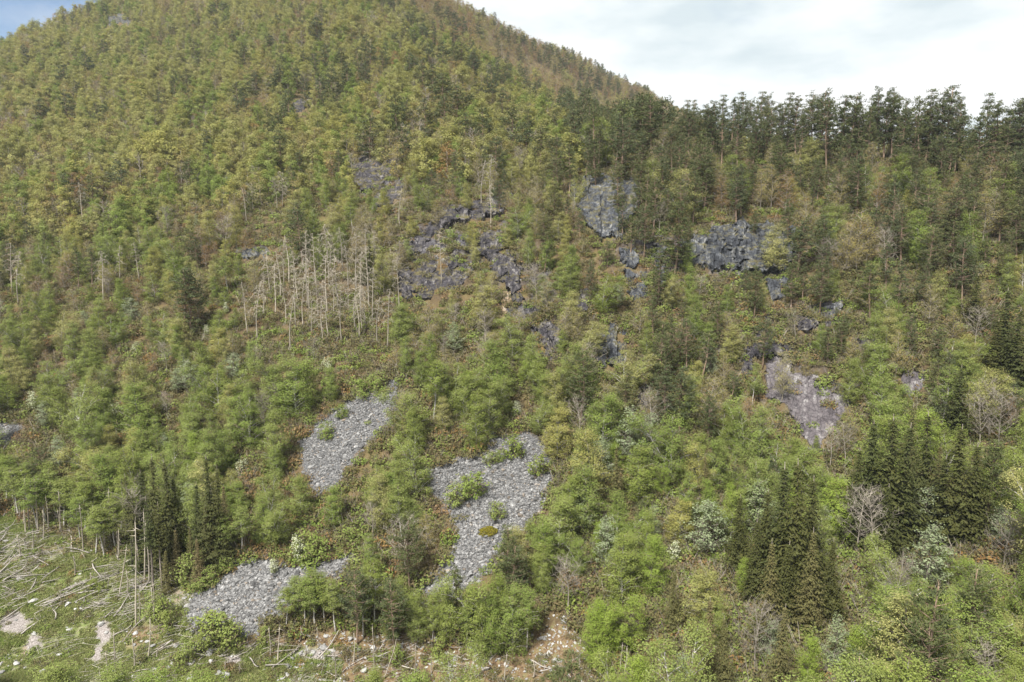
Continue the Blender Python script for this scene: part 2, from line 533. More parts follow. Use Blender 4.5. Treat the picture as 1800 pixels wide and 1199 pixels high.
brk = t.mix(t.math('MULTIPLY_ADD', nC, 6.0, -3.5, clamp=True), brk, (0.34, 0.31, 0.27))
brk = t.mix(t.math('MULTIPLY_ADD', t.noise(P_, 3.4, 4, .7), 6.0, -3.2, clamp=True), brk, (0.05, 0.035, 0.02))
grs = t.ramp(nA, [(0.33, (0.22, 0.175, 0.125)), (0.43, (0.155, 0.165, 0.065)), (0.56, (0.125, 0.16, 0.045)), (0.68, (0.20, 0.195, 0.105))])
grs = t.mix(t.math('MULTIPLY_ADD', nB, 4.0, -2.0, clamp=True), grs, (0.27, 0.235, 0.185))
scr = t.ramp(nC, [(0.36, (0.04, 0.04, 0.042)), (0.52, (0.10, 0.10, 0.102)), (0.68, (0.20, 0.195, 0.19))])
dist_ = t.math('MULTIPLY_ADD', nB, 0.7, -0.35)


def edge(ch):
    return t.math('MULTIPLY_ADD', t.math('ADD', ch, dist_), 2.4, -0.7, clamp=True)


c = t.mix(edge(sepc.outputs[2]), soil, brk)
rka = t.n('ShaderNodeAttribute', attribute_name='rock')
nR = t.noise(t.mapping(P_, (1.3, 1.3, 0.35)), 1.1, 6, 0.68)
rkc = t.ramp(nR, [(0.36, (0.022, 0.020, 0.023)), (0.50, (0.060, 0.056, 0.062)), (0.60, (0.11, 0.105, 0.108)), (0.70, (0.25, 0.24, 0.23))])
c = t.mix(edge(rka.outputs['Fac']), c, rkc)
c = t.mix(edge(sepc.outputs[0]), c, grs)
deb = t.n('ShaderNodeAttribute', attribute_name='debris')
dbc = t.ramp(nC, [(0.35, (0.13, 0.11, 0.098)), (0.5, (0.215, 0.19, 0.176)), (0.65, (0.32, 0.29, 0.275))])
c = t.mix(edge(deb.outputs['Fac']), c, dbc)
c = t.mix(edge(sepc.outputs[1]), c, scr)
bp = t.n('ShaderNodeBump')
bp.inputs['Strength'].default_value = 0.8
bp.inputs['Distance'].default_value = 0.25
t.l(t.math('ADD', nB, t.math('MULTIPLY', nC, 0.4)), bp.inputs['Height'])
finish(t, c, 0.95, normal=bp.outputs[0], spec=0.1)

tu, tv, td = proj(TV)
grass_a = np.clip(poly_dist(tu, tv, CLEARING) / 22 + 0.5, 0, 1) * (td < 105)
scree_a = np.zeros(len(TV))
for k, pl in SCREE.items():
    scree_a = np.maximum(scree_a, np.clip(poly_dist(tu, tv, pl) / 16 + 0.75, 0, 1) * (td < 140))
bracken_a = np.clip(poly_dist(tu, tv, FOREG) / 30 + 0.6, 0, 1) * (td < 95)
for pl in (SCREE['upper'], SCREE['large'], SCREE['lower']):
    bracken_a = np.maximum(bracken_a, np.clip(poly_dist(tu, tv, pl) / 14 + 0.9, 0, 0.6) * (td < 140))
bracken_a = np.maximum(bracken_a, 0.42 * np.exp(-(((tu - 1350) / 350)**2 + ((tv - 560) / 150)**2)) * (td < 160))
for cx_, cy_, r_ in ((140, 955, 60), (250, 1120, 60), (330, 1180, 60), (60, 960, 40), (880, 965, 40), (900, 860, 25)):
    bracken_a = np.maximum(bracken_a, 0.9 * np.exp(-(((tu - cx_) / r_)**2 + ((tv - cy_) / (r_ * 0.6))**2)))
    grass_a = grass_a * (1 - 0.75 * np.exp(-(((tu - cx_) / r_)**2 + ((tv - cy_) / (r_ * 0.6))**2)))
tme = mesh_from('hillside', TV.tolist(), TF, [gm], smooth=True)
ca = tme.color_attributes.new('area', 'FLOAT_COLOR', 'POINT')
ca.data.foreach_set('color', np.stack([grass_a, scree_a, bracken_a, np.ones_like(grass_a)], -1).astype(np.float32).ravel())
DEB = ((182, 1112, 22, 32), (172, 1150, 16, 22), (25, 1095, 40, 28), (60, 1130, 18, 24), (560, 1150, 40, 12), (410, 1160, 24, 12))
deb_a = np.zeros(len(TV))
for cx_, cy_, rx_, ry_ in DEB:
    deb_a = np.maximum(deb_a, np.exp(-(((tu - cx_) / rx_)**2 + ((tv - cy_) / ry_)**2)) * 0.95)
ra_ = tme.attributes.new('rock', 'FLOAT', 'POINT')
ra_.data.foreach_set('value', rock_a.astype(np.float32))
da = tme.attributes.new('debris', 'FLOAT', 'POINT')
da.data.foreach_set('value', deb_a.astype(np.float32))
hs_o = link('hillside', tme)
hs_o['kind'] = 'structure'


# ------------------------------------------------------------------ tree shapes
def broadleaf(seed, h, w, cb, nl, subs, per, ls, droop=0.0, clump=0.55, keep=1.0, twigmat=1, mix_blossom=0.0, trunk_r=0.011, multi=1, twigs=True, lw=0.62):
    """returns trunk Acc (slot 0 bark) and crown Acc (slot 0 leaf, slot 1 twig, slot 2 blossom)"""
    rng = np.random.default_rng(seed)
    tr, cr = Acc(), Acc()
    stems = []
    for s_ in range(multi):
        lean = rng.normal(size=2) * (0.05 if multi == 1 else 0.16) * h
        zt = np.linspace(-0.4, h * 0.97, 8)
        q = np.clip(zt / h, 0, 1)
        pts = np.stack([lean[0] * q**1.5 + 0.012 * h * np.sin(q * 7 + s_), lean[1] * q**1.4 + 0.012 * h * np.cos(q * 6 + s_), zt], -1)
        tr.tube(pts, trunk_r * h * (1 - 0.88 * q) * (1 if multi == 1 else 0.7) + 0.01, 7, 0)
        stems.append(pts)
    a = rng.random() * 6.28
    for i in range(nl):
        st = stems[i % multi]
        q = cb + (1 - cb) * ((i + rng.random()) / nl)
        qq = (q - cb) / (1 - cb)
        Rr = 0.5 * w * (math.sin(math.pi * min(1, 0.12 + 0.90 * qq**0.75)) ** 0.75) * (0.72 + 0.45 * rng.random())
        a += 2.4 + rng.normal() * 0.5
        ze = h * q + rng.normal() * 0.02 * h
        zs = max(cb * 0.75 * h, ze - Rr * (0.55 + 0.5 * rng.random()))
        k = np.interp(zs, st[:, 2], np.arange(len(st)))
        k0 = int(min(len(st) - 2, k))
        p0 = st[k0] + (st[k0 + 1] - st[k0]) * (k - k0)
        kt = st[int(min(len(st) - 1, round(np.interp(ze, st[:, 2], np.arange(len(st))))))]
        p1 = np.array([kt[0] + Rr * math.cos(a), kt[1] + Rr * math.sin(a), ze - droop * Rr])
        mid = p0 * 0.5 + p1 * 0.5 + np.array([0, 0, 0.10 * Rr])
        tr.tube([p0, mid, p1], [0.0045 * h, 0.003 * h, 0.008], 4, 0, cap=False)
        for j in range(subs):
            f = 0.35 + 0.65 * (j + rng.random()) / subs
            bp_ = (1 - f)**2 * p0 + 2 * f * (1 - f) * mid + f * f * p1
            off = rng.normal(size=3) * clump * (0.75, 0.75, 0.6)
            c0 = bp_ + off + np.array([0, 0, 0.1])
            if twigs:
                cr.tube([bp_, (bp_ + c0) / 2 + rng.normal(size=3) * 0.05, c0 + off * 0.35], [0.02, 0.014, 0.006], 3, twigmat, cap=False)
            if rng.random() > keep:
                continue
            n = max(1, int(per * (0.6 + 0.8 * rng.random())))
            d = rng.normal(size=(n, 3))
            d /= np.linalg.norm(d, axis=1, keepdims=True)
            rad = clump * (0.55 + 0.45 * rng.random(n))[:, None]
            C = c0 + d * rad * (1.05, 1.05, 0.8) - np.array([0, 0, 1]) * droop * 0.5 * (rng.random(n)[:, None])
            outw = C - np.array([kt[0], kt[1], h * (cb + 0.35 * (1 - cb))])
            outw /= np.linalg.norm(outw, axis=1, keepdims=True) + 1e-6
            N = 0.55 * d + 0.8 * outw + 0.33 * rng.normal(size=(n, 3)) + (0, 0, 0.45)
            T = rng.normal(size=(n, 3)) + (0, 0, -1.2 * droop * 2)
            L = ls * (0.7 + 0.6 * rng.random(n))
            lfv = np.clip(rng.normal(0.5, 0.22) + rng.normal(size=n) * 0.2, 0, 1)
            if mix_blossom > 0:
                isb = rng.random(n) < mix_blossom * (1.5 if C[0, 2] > h * 0.45 else 0.6)
                cr.leaves(C[~isb], N[~isb], L[~isb], L[~isb] * lw, rng, 0, lfv[~isb], T[~isb])
                cr.leaves(C[isb] + d[isb] * 0.08, N[isb], L[isb] * 1.1, L[isb] * 1.0, rng, 2, lfv[isb], T[isb])
            else:
                cr.leaves(C, N, L, L * lw, rng, 0, lfv, T)
    return tr, cr


def pine(seed, h, w, cb, whorls, perw, per, ls, clump=0.42):
    rng = np.random.default_rng(seed)
    tr, cr = Acc(), Acc()
    zt = np.linspace(-0.4, h * 0.985, 9)
    q = np.clip(zt / h, 0, 1)
    lean = rng.normal(size=2) * 0.03 * h
    pts = np.stack([lean[0] * q + 0.01 * h * np.sin(q * 5 + seed), lean[1] * q + 0.01 * h * np.cos(q * 6), zt], -1)
    tr.tube(pts, 0.0125 * h * (1 - 0.86 * q) + 0.015, 7, 0)
    for k in range(4):                                  # dead stubs under the crown
        z = h * (cb * (0.45 + 0.5 * rng.random()))
        a = rng.random() * 6.28
        p0 = np.array([np.interp(z, zt, pts[:, 0]), np.interp(z, zt, pts[:, 1]), z])
        tr.tube([p0, p0 + np.array([math.cos(a), math.sin(a), -0.1]) * (0.5 + rng.random())], [0.035, 0.01], 3, 0, cap=False)
    side = rng.random() * 6.28
    for i in range(whorls):
        qq = (i + 0.3 * rng.random()) / whorls
        z = h * (cb + (1 - cb) * qq)
        prof = max(0.15, (0.72 + 0.9 * qq if qq < 0.3 else 1.0 - 0.80 * ((qq - 0.3) / 0.7)**1.35))
        nb = perw if qq < 0.85 else max(2, perw - 1)
        a0 = rng.random() * 6.28
        for b in range(nb):
            if rng.random() < 0.16:
                continue
            z = h * (cb + (1 - cb) * min(0.98, max(0, qq + rng.normal() * 0.5 / whorls)))
            a = a0 + b * 6.283 / nb + rng.normal() * 0.3
            Lb = 0.5 * w * prof * (0.55 + 0.6 * rng.random()) * (1 + 0.22 * math.cos(a - side))
            rise = (0.10 + 0.65 * qq + 0.28 * rng.normal()) * Lb
            p0 = np.array([np.interp(z, zt, pts[:, 0]), np.interp(z, zt, pts[:, 1]), z])
            p1 = p0 + np.array([math.cos(a) * Lb, math.sin(a) * Lb, rise])
            mid = (p0 + p1) / 2 + np.array([0, 0, -0.05 * Lb])
            tr.tube([p0, mid, p1], [0.006 * h * (1 - qq * 0.7), 0.004 * h * (1 - qq * 0.6), 0.012], 4, 0, cap=False)
            nt = max(2, int(round(Lb / 0.55)))
            for j in range(nt):
                f = 0.42 + 0.58 * (j + rng.random()) / nt
                c0 = (1 - f)**2 * p0 + 2 * f * (1 - f) * mid + f * f * p1 + rng.normal(size=3) * (0.28, 0.28, 0.07) * min(1, Lb)
                n = max(2, int(per * (0.6 + 0.8 * rng.random())))
                d = rng.normal(size=(n, 3)) * (1, 1, 0.8)
                d /= np.linalg.norm(d, axis=1, keepdims=True)
                C = c0 + d * clump * (0.35 + 0.65 * rng.random(n))[:, None] * (1, 1, 0.75)
                N = np.array([0, 0, 0.45]) + 0.5 * d + rng.normal(size=(n, 3)) * 0.6
                T = d + (0, 0, 0.6) + rng.normal(size=(n, 3)) * 0.4
                L = ls * (0.6 + 0.6 * rng.random(n))
                cr.leaves(C, N, L, L * 0.30, rng, 0, np.clip(rng.normal(0.5, 0.25) + rng.normal(size=n) * 0.18, 0, 1), T)
    return tr, cr


def spruce(seed, h, w, cb, whorls, perw, ls, dens=1.0):
    rng = np.random.default_rng(seed)
    tr, cr = Acc(), Acc()
    zt = np.linspace(-0.4, h, 8)
    q = np.clip(zt / h, 0, 1)
    pts = np.stack([0.01 * h * np.sin(q * 4 + seed), 0.008 * h * np.cos(q * 5), zt], -1)
    tr.tube(pts, 0.011 * h * (1 - 0.93 * q) + 0.012, 7, 0)
    for i in range(int(16 * cb + 3)):                   # dry lower branches
        z = h * cb * (0.35 + 0.65 * rng.random())
        a = rng.random() * 6.28
        p0 = np.array([0, 0, z])
        tr.tube([p0, p0 + np.array([math.cos(a), math.sin(a), -0.25]) * (0.5 + 0.8 * rng.random())], [0.025, 0.008], 3, 0, cap=False)
    for i in range(whorls):
        qq = (i + 0.4 * rng.random()) / whorls
        z = h * (cb + (0.985 - cb) * qq)
        Lw = 0.5 * w * (1 - qq)**0.92 * (1.0 if qq > 0.12 else 0.72 + 2.2 * qq) + 0.10
        a0 = rng.random() * 6.28
        nb = max(3, int(round(perw * (1 - 0.45 * qq))))
        for b in range(nb):
            if rng.random() < 0.08:
                continue
            a = a0 + b * 6.283 / nb + rng.normal() * 0.22
            Lb = Lw * (0.70 + 0.46 * rng.random())
            z = h * (cb + (0.985 - cb) * min(0.99, qq + rng.normal() * 0.010 * (1 - qq)))
            dirv = np.array([math.cos(a), math.sin(a), 0])
            sd = np.array([-math.sin(a), math.cos(a), 0])
            up = 0.25 * qq
            nseg = max(2, int(Lb / (ls * 0.55) * dens))
            f = (np.arange(nseg) + 0.5) / nseg
            c0 = np.array([np.interp(z, zt, pts[:, 0]), np.interp(z, zt, pts[:, 1]), z]) + dirv * (f * Lb)[:, None] \
                + np.array([0, 0, 1]) * ((-0.42 + up) * f * Lb + 0.30 * f**3 * Lb)[:, None]
            for s_ in (-1, 1):
                wd = ls * (0.55 + 0.35 * rng.random(nseg)) * (1.15 - 0.55 * f) * (1 - 0.35 * qq)
                C = c0 + sd * (s_ * wd * 0.42)[:, None] + rng.normal(size=(nseg, 3)) * 0.05 - np.array([0, 0, 1]) * (0.10 + 0.16 * rng.random(nseg))[:, None]
                T = dirv * 0.65 + sd * s_ * 0.75 + np.array([0, 0, -0.55]) + rng.normal(size=(nseg, 3)) * 0.15
                N = np.array([0, 0, 0.95]) + sd * s_ * 0.25 + dirv * 0.45 + rng.normal(size=(nseg, 3)) * 0.22
                cr.leaves(C, N, wd * 1.45, wd * 0.55, rng, 0, np.clip(rng.normal(0.5, 0.2) + rng.normal(size=nseg) * 0.15, 0, 1), T)
    return tr, cr


def bare(seed, h, w, cb, nl, subs, tw, r0=0.010, arch=0.0, thick=1.0):
    """leafless tree: trunk Acc, twig crown Acc (slot 0 wood)"""
    rng = np.random.default_rng(seed)
    tr, cr = Acc(), Acc()
    zt = np.linspace(-0.4, h * 0.98, 9)
    q = np.clip(zt / h, 0, 1)
    lean = rng.normal(size=2) * 0.05 * h
    pts = np.stack([lean[0] * q**1.6 + 0.012 * h * np.sin(q * 6 + seed), lean[1] * q**1.6, zt], -1)
    tr.tube(pts, r0 * h * (1 - 0.85 * q) + 0.012, 6, 0)
    a = rng.random() * 6.28
    for i in range(nl):
        qq = (i + rng.random()) / nl
        z = h * (cb + (0.97 - cb) * qq)
        a += 2.4 + rng.normal() * 0.5
        Lb = 0.5 * w * (0.35 + 0.65 * math.sin(math.pi * min(1, 0.25 + 0.72 * qq))) * (0.7 + 0.5 * rng.random())
        p0 = np.array([np.interp(z, zt, pts[:, 0]), np.interp(z, zt, pts[:, 1]), z])
        dr = np.array([math.cos(a), math.sin(a), 0])
        up = 0.75 - 1.0 * arch
        pm = p0 + dr * Lb * 0.55 + np.array([0, 0, up * Lb * 0.6 + 0.25 * arch * Lb])
        p1 = p0 + dr * Lb + np.array([0, 0, up * Lb * (1.1 if arch == 0 else 0.7) - arch * 0.55 * Lb])
        cr.tube([p0, pm, p1], np.array([0.0042 * h, 0.0026 * h, 0.010]) * thick, 4, 0, 0.5, cap=False)
        for j in range(subs):
            f = 0.25 + 0.75 * (j + rng.random()) / subs
            b0 = (1 - f)**2 * p0 + 2 * f * (1 - f) * pm + f * f * p1
            b1 = b0 + (dr * 0.35 + rng.normal(size=3) * 0.5 + np.array([0, 0, 0.5 - 1.1 * arch])) * Lb * 0.42
            cr.tube([b0, (b0 + b1) / 2 + rng.normal(size=3) * 0.05, b1], np.array([0.020, 0.014, 0.007]) * thick, 3, 0, 0.5, cap=False)
            for k in range(tw):
                g = 0.3 + 0.7 * rng.random()
                c0 = b0 + (b1 - b0) * g
                c1 = c0 + (rng.normal(size=3) * 0.55 + np.array([0, 0, 0.35 - 0.8 * arch])) * 0.75
                cr.tube([c0, c1], np.array([0.012, 0.007]) * thick, 3, 0, 0.5, cap=False)
    return tr, cr


# KIND: look -> list of variants; each variant has trunk mesh, crown mesh, and one joined far/near mesh for the masses
VAR = {}


def reg(look, shapes, leaf, twig, bark, extra=None):
    vs = VAR.setdefault(look, [])
    for (tr, cr, h, w_) in shapes:
        mats = [M[leaf], M[twig]] + ([M[extra]] if extra else [])
        tm = tr.mesh(look + '_trunk', [M[bark]], True)
        cm = cr.mesh(look + '_crown', mats)
        j = Acc()
        j.add(np.concatenate(cr.v), cr.f, 0, np.concatenate(cr.l))
        j.m = list(cr.m)
        j.add(np.concatenate(tr.v), tr.f, len(mats))
        jm = j.mesh(look + '_tree', mats + [M[bark]])
        vs.append(dict(trunk=tm, crown=cm, joint=jm, h=h, w=w_))


def shp(fn, h, w_, *a, **k):
    tr, cr = fn(k.pop('seed'), h, w_, *a, **k)
    return tr, cr, h, w_


B_near = [shp(broadleaf, 9.0, 4.9, 0.12, 54, 4, 60, 0.145, seed=11, droop=0.12, clump=0.62),
          shp(broadleaf, 9.0, 4.2, 0.16, 50, 4, 60, 0.14, seed=12, droop=0.2, clump=0.58),
          shp(broadleaf, 9.0, 5.8, 0.10, 60, 4, 60, 0.15, seed=13, droop=0.1, clump=0.66, multi=2),
          shp(broadleaf, 9.0, 3.4, 0.52, 30, 4, 46, 0.14, seed=14, droop=0.2, clump=0.46, trunk_r=0.012)]
B_far = [shp(broadleaf, 8.0, 6.0, 0.06, 30, 2, 64, 0.28, seed=21, clump=0.80, twigs=False),
         shp(broadleaf, 8.0, 6.8, 0.08, 32, 2, 64, 0.29, seed=22, clump=0.86, twigs=False),
         shp(broadleaf, 8.0, 5.0, 0.10, 28, 2, 60, 0.27, seed=23, clump=0.72, twigs=False)]
O_near = [shp(broadleaf, 9.0, 5.4, 0.18, 42, 5, 16, 0.155, seed=31, clump=0.60, keep=0.9),
          shp(broadleaf, 9.0, 4.6, 0.25, 38, 5, 16, 0.155, seed=32, clump=0.56, keep=0.9),
          shp(broadleaf, 8.5, 6.2, 0.16, 44, 5, 16, 0.155, seed=33, clump=0.64, keep=0.9, multi=2)]
O_far = [shp(broadleaf, 8.0, 6.0, 0.08, 26, 2, 26, 0.32, seed=41, clump=0.85, keep=0.95, twigs=True),
         shp(broadleaf, 8.0, 5.2, 0.10, 24, 2, 26, 0.32, seed=42, clump=0.76, keep=0.95, twigs=True)]
P_near = [shp(pine, 13.0, 5.2, 0.26, 16, 6, 15, 0.40, seed=51, clump=0.46), shp(pine, 13.0, 6.0, 0.34, 14, 6, 15, 0.40, seed=52, clump=0.5),
          shp(pine, 13.0, 4.2, 0.40, 12, 6, 15, 0.40, seed=53, clump=0.44), shp(pine, 13.0, 5.0, 0.12, 18, 6, 14, 0.40, seed=54, clump=0.46),
          shp(pine, 13.0, 4.6, 0.5, 9, 5, 15, 0.42, seed=55, clump=0.5)]
P_far = [shp(pine, 11.0, 5.2, 0.10, 13, 5, 9, 0.60, seed=61, clump=0.6), shp(pine, 11.0, 4.4, 0.16, 12, 5, 9, 0.60, seed=62, clump=0.55)]
reg('green_birch', B_near, 'green', 'twig_brown', 'bark_birch')
reg('fresh_tree', [B_near[0], B_near[2]], 'fresh', 'twig_brown', 'bark_spruce')
reg('yellow_birch', B_near[:3], 'yellow', 'twig_brown', 'bark_birch')
reg('olive_tree', O_near, 'olive', 'twig_grey', 'twig_grey')
reg('rust_tree', O_near, 'rust', 'twig_grey', 'twig_grey')
reg('willow', [shp(broadleaf, 7.5, 5.0, 0.15, 46, 4, 12, 0.24, seed=71, clump=0.5, multi=2), shp(broadleaf, 8.0, 4.4, 0.2, 42, 4, 12, 0.24, seed=72, clump=0.48)],
    'silver', 'twig_grey', 'twig_grey')
reg('blossom_tree', [shp(broadleaf, 6.0, 3.8, 0.12, 42, 4, 11, 0.22, seed=81, clump=0.42, mix_blossom=0.42), shp(broadleaf, 5.5, 4.2, 0.1, 42, 4, 11, 0.22, seed=82, clump=0.42, mix_blossom=0.36, multi=2)],
    'green', 'twig_brown', 'twig_grey', 'blossom')
reg('pine', P_near, 'pine', 'bark_pine', 'bark_pine')
S_full = [shp(spruce, 14.0, 6.6, 0.04, 34, 13, 0.72, seed=91), shp(spruce, 14.0, 5.6, 0.07, 34, 12, 0.66, seed=92), shp(spruce, 14.0, 7.4, 0.03, 33, 14, 0.76, seed=93)]
S_bare = [shp(spruce, 14.0, 4.2, 0.40, 18, 13, 0.62, seed=94), shp(spruce, 14.0, 3.6, 0.52, 14, 12, 0.58, seed=95)]
reg('spruce', S_full, 'spruce', 'bark_spruce', 'bark_spruce')
reg('spruce_pole', S_bare, 'spruce', 'bark_spruce', 'bark_spruce')
reg('brown_spruce', [S_full[1], S_full[0], S_bare[0]], 'spruce_brown', 'bark_spruce', 'bark_spruce')
reg('bare_tree', [shp(bare, 8.5, 4.2, 0.30, 22, 5, 3, seed=101), shp(bare, 8.5, 3.6, 0.38, 20, 5, 3, seed=102), shp(bare, 8.0, 4.8, 0.22, 24, 5, 3, seed=103)],
    'twig_grey', 'twig_grey', 'twig_grey')
reg('dead_tree', [shp(bare, 11.0, 3.6, 0.38, 17, 4, 2, seed=111, arch=0.75, thick=1.2), shp(bare, 11.0, 3.0, 0.45, 14, 3, 2, seed=112, arch=0.8, thick=1.2),
                  shp(bare, 11.0, 2.8, 0.42, 13, 3, 2, seed=113, arch=0.6, thick=1.2)], 'dead_wood', 'dead_wood', 'dead_wood')
reg('bush', [shp(broadleaf, 2.4, 3.0, 0.05, 26, 4, 9, 0.21, seed=121, clump=0.35, multi=3, trunk_r=0.012), shp(broadleaf, 2.2, 2.6, 0.05, 22, 4, 9, 0.2, seed=122, clump=0.33, multi=3, trunk_r=0.012)],
    'green', 'twig_brown', 'twig_brown')
FAR = {}
VARN = VAR
VAR = FAR
reg('green_birch', B_far, 'green', 'twig_brown', 'twig_grey')
reg('yellow_birch', B_far, 'yellow', 'twig_brown', 'twig_grey')
reg('olive_tree', O_far, 'olive', 'twig_grey', 'twig_grey')
reg('rust_tree', O_far, 'rust', 'twig_grey', 'twig_grey')
reg('pine', P_far, 'pine', 'bark_pine', 'bark_pine')
reg('bare_tree', [shp(bare, 8.0, 4.2, 0.25, 14, 3, 2, seed=131, thick=1.6), shp(bare, 8.0, 3.6, 0.3, 13, 3, 2, seed=132, thick=1.6)], 'twig_grey', 'twig_grey', 'twig_grey')
VAR = VARN

# ------------------------------------------------------------------ rock outcrops
OUTCROPS = [
    # name, polygon, thickness, material, label
    ('cliff', [(1004, 330), (1040, 316), (1085, 312), (1122, 330), (1116, 362), (1094, 388), (1090, 412), (1050, 410), (1030, 380), (1014, 356)], 4.0, 'cliff', 'tall grey cliff with vertical streaks among the pines'),
    ('cliff', [(1198, 432), (1240, 412), (1298, 392), (1384, 404), (1380, 440), (1372, 470), (1330, 474), (1290, 470), (1240, 468), (1206, 466)], 3.6, 'cliff', 'broad blue-grey cliff below the pines on the right hill'),
    ('crag', [(616, 282), (650, 266), (692, 272), (690, 300), (672, 326), (640, 338), (622, 316)], 2.6, 'cliff_purple', 'highest dark crag, small and squarish, in the middle of the slope'),
    ('crag', [(716, 432), (742, 404), (772, 376), (820, 358), (882, 348), (886, 372), (850, 384), (800, 392), (772, 410), (748, 440), (726, 446)], 2.6, 'cliff_purple', 'long dark crag slanting up to the right above the pale rock slope'),
    ('crag', [(838, 412), (880, 404), (886, 440), (860, 456), (840, 444)], 2.0, 'cliff_purple', 'blocky dark crag just under the long slanting crag'),
    ('crag', [(740, 462), (800, 448), (836, 470), (806, 502), (752, 524), (720, 510)], 1.5, 'cliff_purple', 'broken pale rock face below the slanting crag'),
    ('crag', [(888, 470), (912, 460), (918, 530), (902, 534), (890, 500)], 1.8, 'cliff_purple', 'narrow dark rock rib beside the orange rock scar'),
    ('rock_scar', [(880, 512), (902, 510), (900, 535), (888, 552), (886, 580), (874, 578), (872, 545)], 0.8, 'cliff_tan', 'orange and tan rock scar in the middle of the slope'),
    ('crag', [(932, 572), (958, 562), (988, 574), (992, 612), (972, 628), (950, 608)], 2.4, 'cliff_purple', 'dark low crag under the orange rock scar'),
    ('crag', [(1050, 588), (1078, 570), (1104, 580), (1100, 610), (1096, 636), (1062, 640), (1046, 620)], 2.4, 'cliff', 'grey crag with white streaks right of the dark low crag'),
    ('crag', [(1090, 440), (1116, 432), (1122, 458), (1110, 476), (1096, 466)], 1.6, 'cliff', 'small grey crag left of the broad cliff'),
    ('crag', [(1148, 436), (1170, 436), (1172, 500), (1160, 505), (1150, 470)], 1.8, 'cliff', 'slender grey crag standing just left of the broad cliff'),
    ('crag', [(1186, 416), (1202, 418), (1204, 470), (1190, 468)], 1.6, 'cliff_purple', 'thin dark crag touching the left end of the broad cliff'),
    ('crag', [(1342, 492), (1372, 484), (1392, 500), (1390, 524), (1358, 526)], 1.8, 'cliff', 'squat blue-grey crag below the right end of broad cliff'),
    ('crag', [(1440, 534), (1476, 526), (1480, 556), (1448, 562)], 1.4, 'cliff', 'little grey crag in orange heath right of the squat crag'),
    ('crag', [(1310, 604), (1350, 596), (1384, 612), (1376, 626), (1330, 628), (1310, 664), (1304, 640)], 1.6, 'cliff_purple', 'black overhanging rock ledge at the head of the rock slide'),
    ('rock_slide', [(1338, 655), (1350, 622), (1384, 610), (1392, 648), (1425, 655), (1475, 685), (1504, 702), (1480, 738), (1452, 768), (1432, 806), (1410, 772), (1390, 728), (1370, 704), (1342, 700)], 1.0, 'slide', 'purple-grey rock slide with white stones on the right slope'),
    ('crag', [(1448, 664), (1512, 668), (1520, 684), (1470, 688)], 1.6, 'cliff_purple', 'dark rock lip right of the purple-grey rock slide'),
    ('crag', [(1500, 588), (1536, 584), (1540, 606), (1508, 612)], 1.4, 'cliff_purple', 'dark stepped crag upslope of the purple-grey rock slide'),
    ('crag', [(412, 436), (470, 432), (474, 448), (430, 454)], 1.6, 'cliff', 'small blue-grey crag left of the pale dead trunks'),
    ('crag', [(512, 180), (548, 168), (556, 186), (524, 194)], 2.2, 'cliff_purple', 'small crag under dark conifers high on the left slope'),
    ('crag', [(186, 26), (222, 24), (226, 38), (196, 42)], 3.0, 'cliff', 'dark blue crag near the top of the left slope'),
    ('crag', [(1120, 676), (1136, 672), (1140, 712), (1124, 716)], 1.6, 'cliff_purple', 'small crag above the green wood in mid slope'),
    ('crag', [(1006, 512), (1030, 508), (1034, 540), (1016, 548)], 1.4, 'cliff_purple', 'small fractured crag right of the orange rock scar'),
    ('crag', [(660, 338), (700, 316), (726, 330), (700, 350), (664, 368)], 1.2, 'cliff_purple', 'pale ribbed rock just below the highest dark crag'),
    ('crag', [(856, 446), (896, 440), (916, 470), (900, 500), (872, 488)], 2.0, 'cliff_purple', 'dark crag just above the narrow rock rib and orange scar'),
    ('crag', [(1096, 470), (1130, 480), (1140, 520), (1112, 530), (1098, 500)], 1.6, 'cliff', 'grey crag with a leaning pine below the broad cliff'),
    ('crag', [(1396, 560), (1440, 556), (1436, 580), (1400, 584)], 1.3, 'cliff_purple', 'dark rock step between the squat crag and the rock slide'),
    ('crag', [(700, 476), (722, 470), (730, 520), (708, 524)], 1.3, 'cliff_purple', 'dark rock strip right of the pale dead trunks'),
    ('crag', [(760, 196), (790, 192), (796, 206), (764, 210)], 1.8, 'cliff_purple', 'tiny crag among conifers near the mountain shoulder'),
    ('crag', [(880, 222), (910, 218), (916, 236), (884, 238)], 1.6, 'cliff_purple', 'tiny crag below the line of dark conifers'),
    ('crag', [(1580, 648), (1628, 652), (1626, 680), (1600, 700), (1584, 680)], 1.0, 'slide', 'pale tumbled rocks near the lone dark spruce at right'),
]


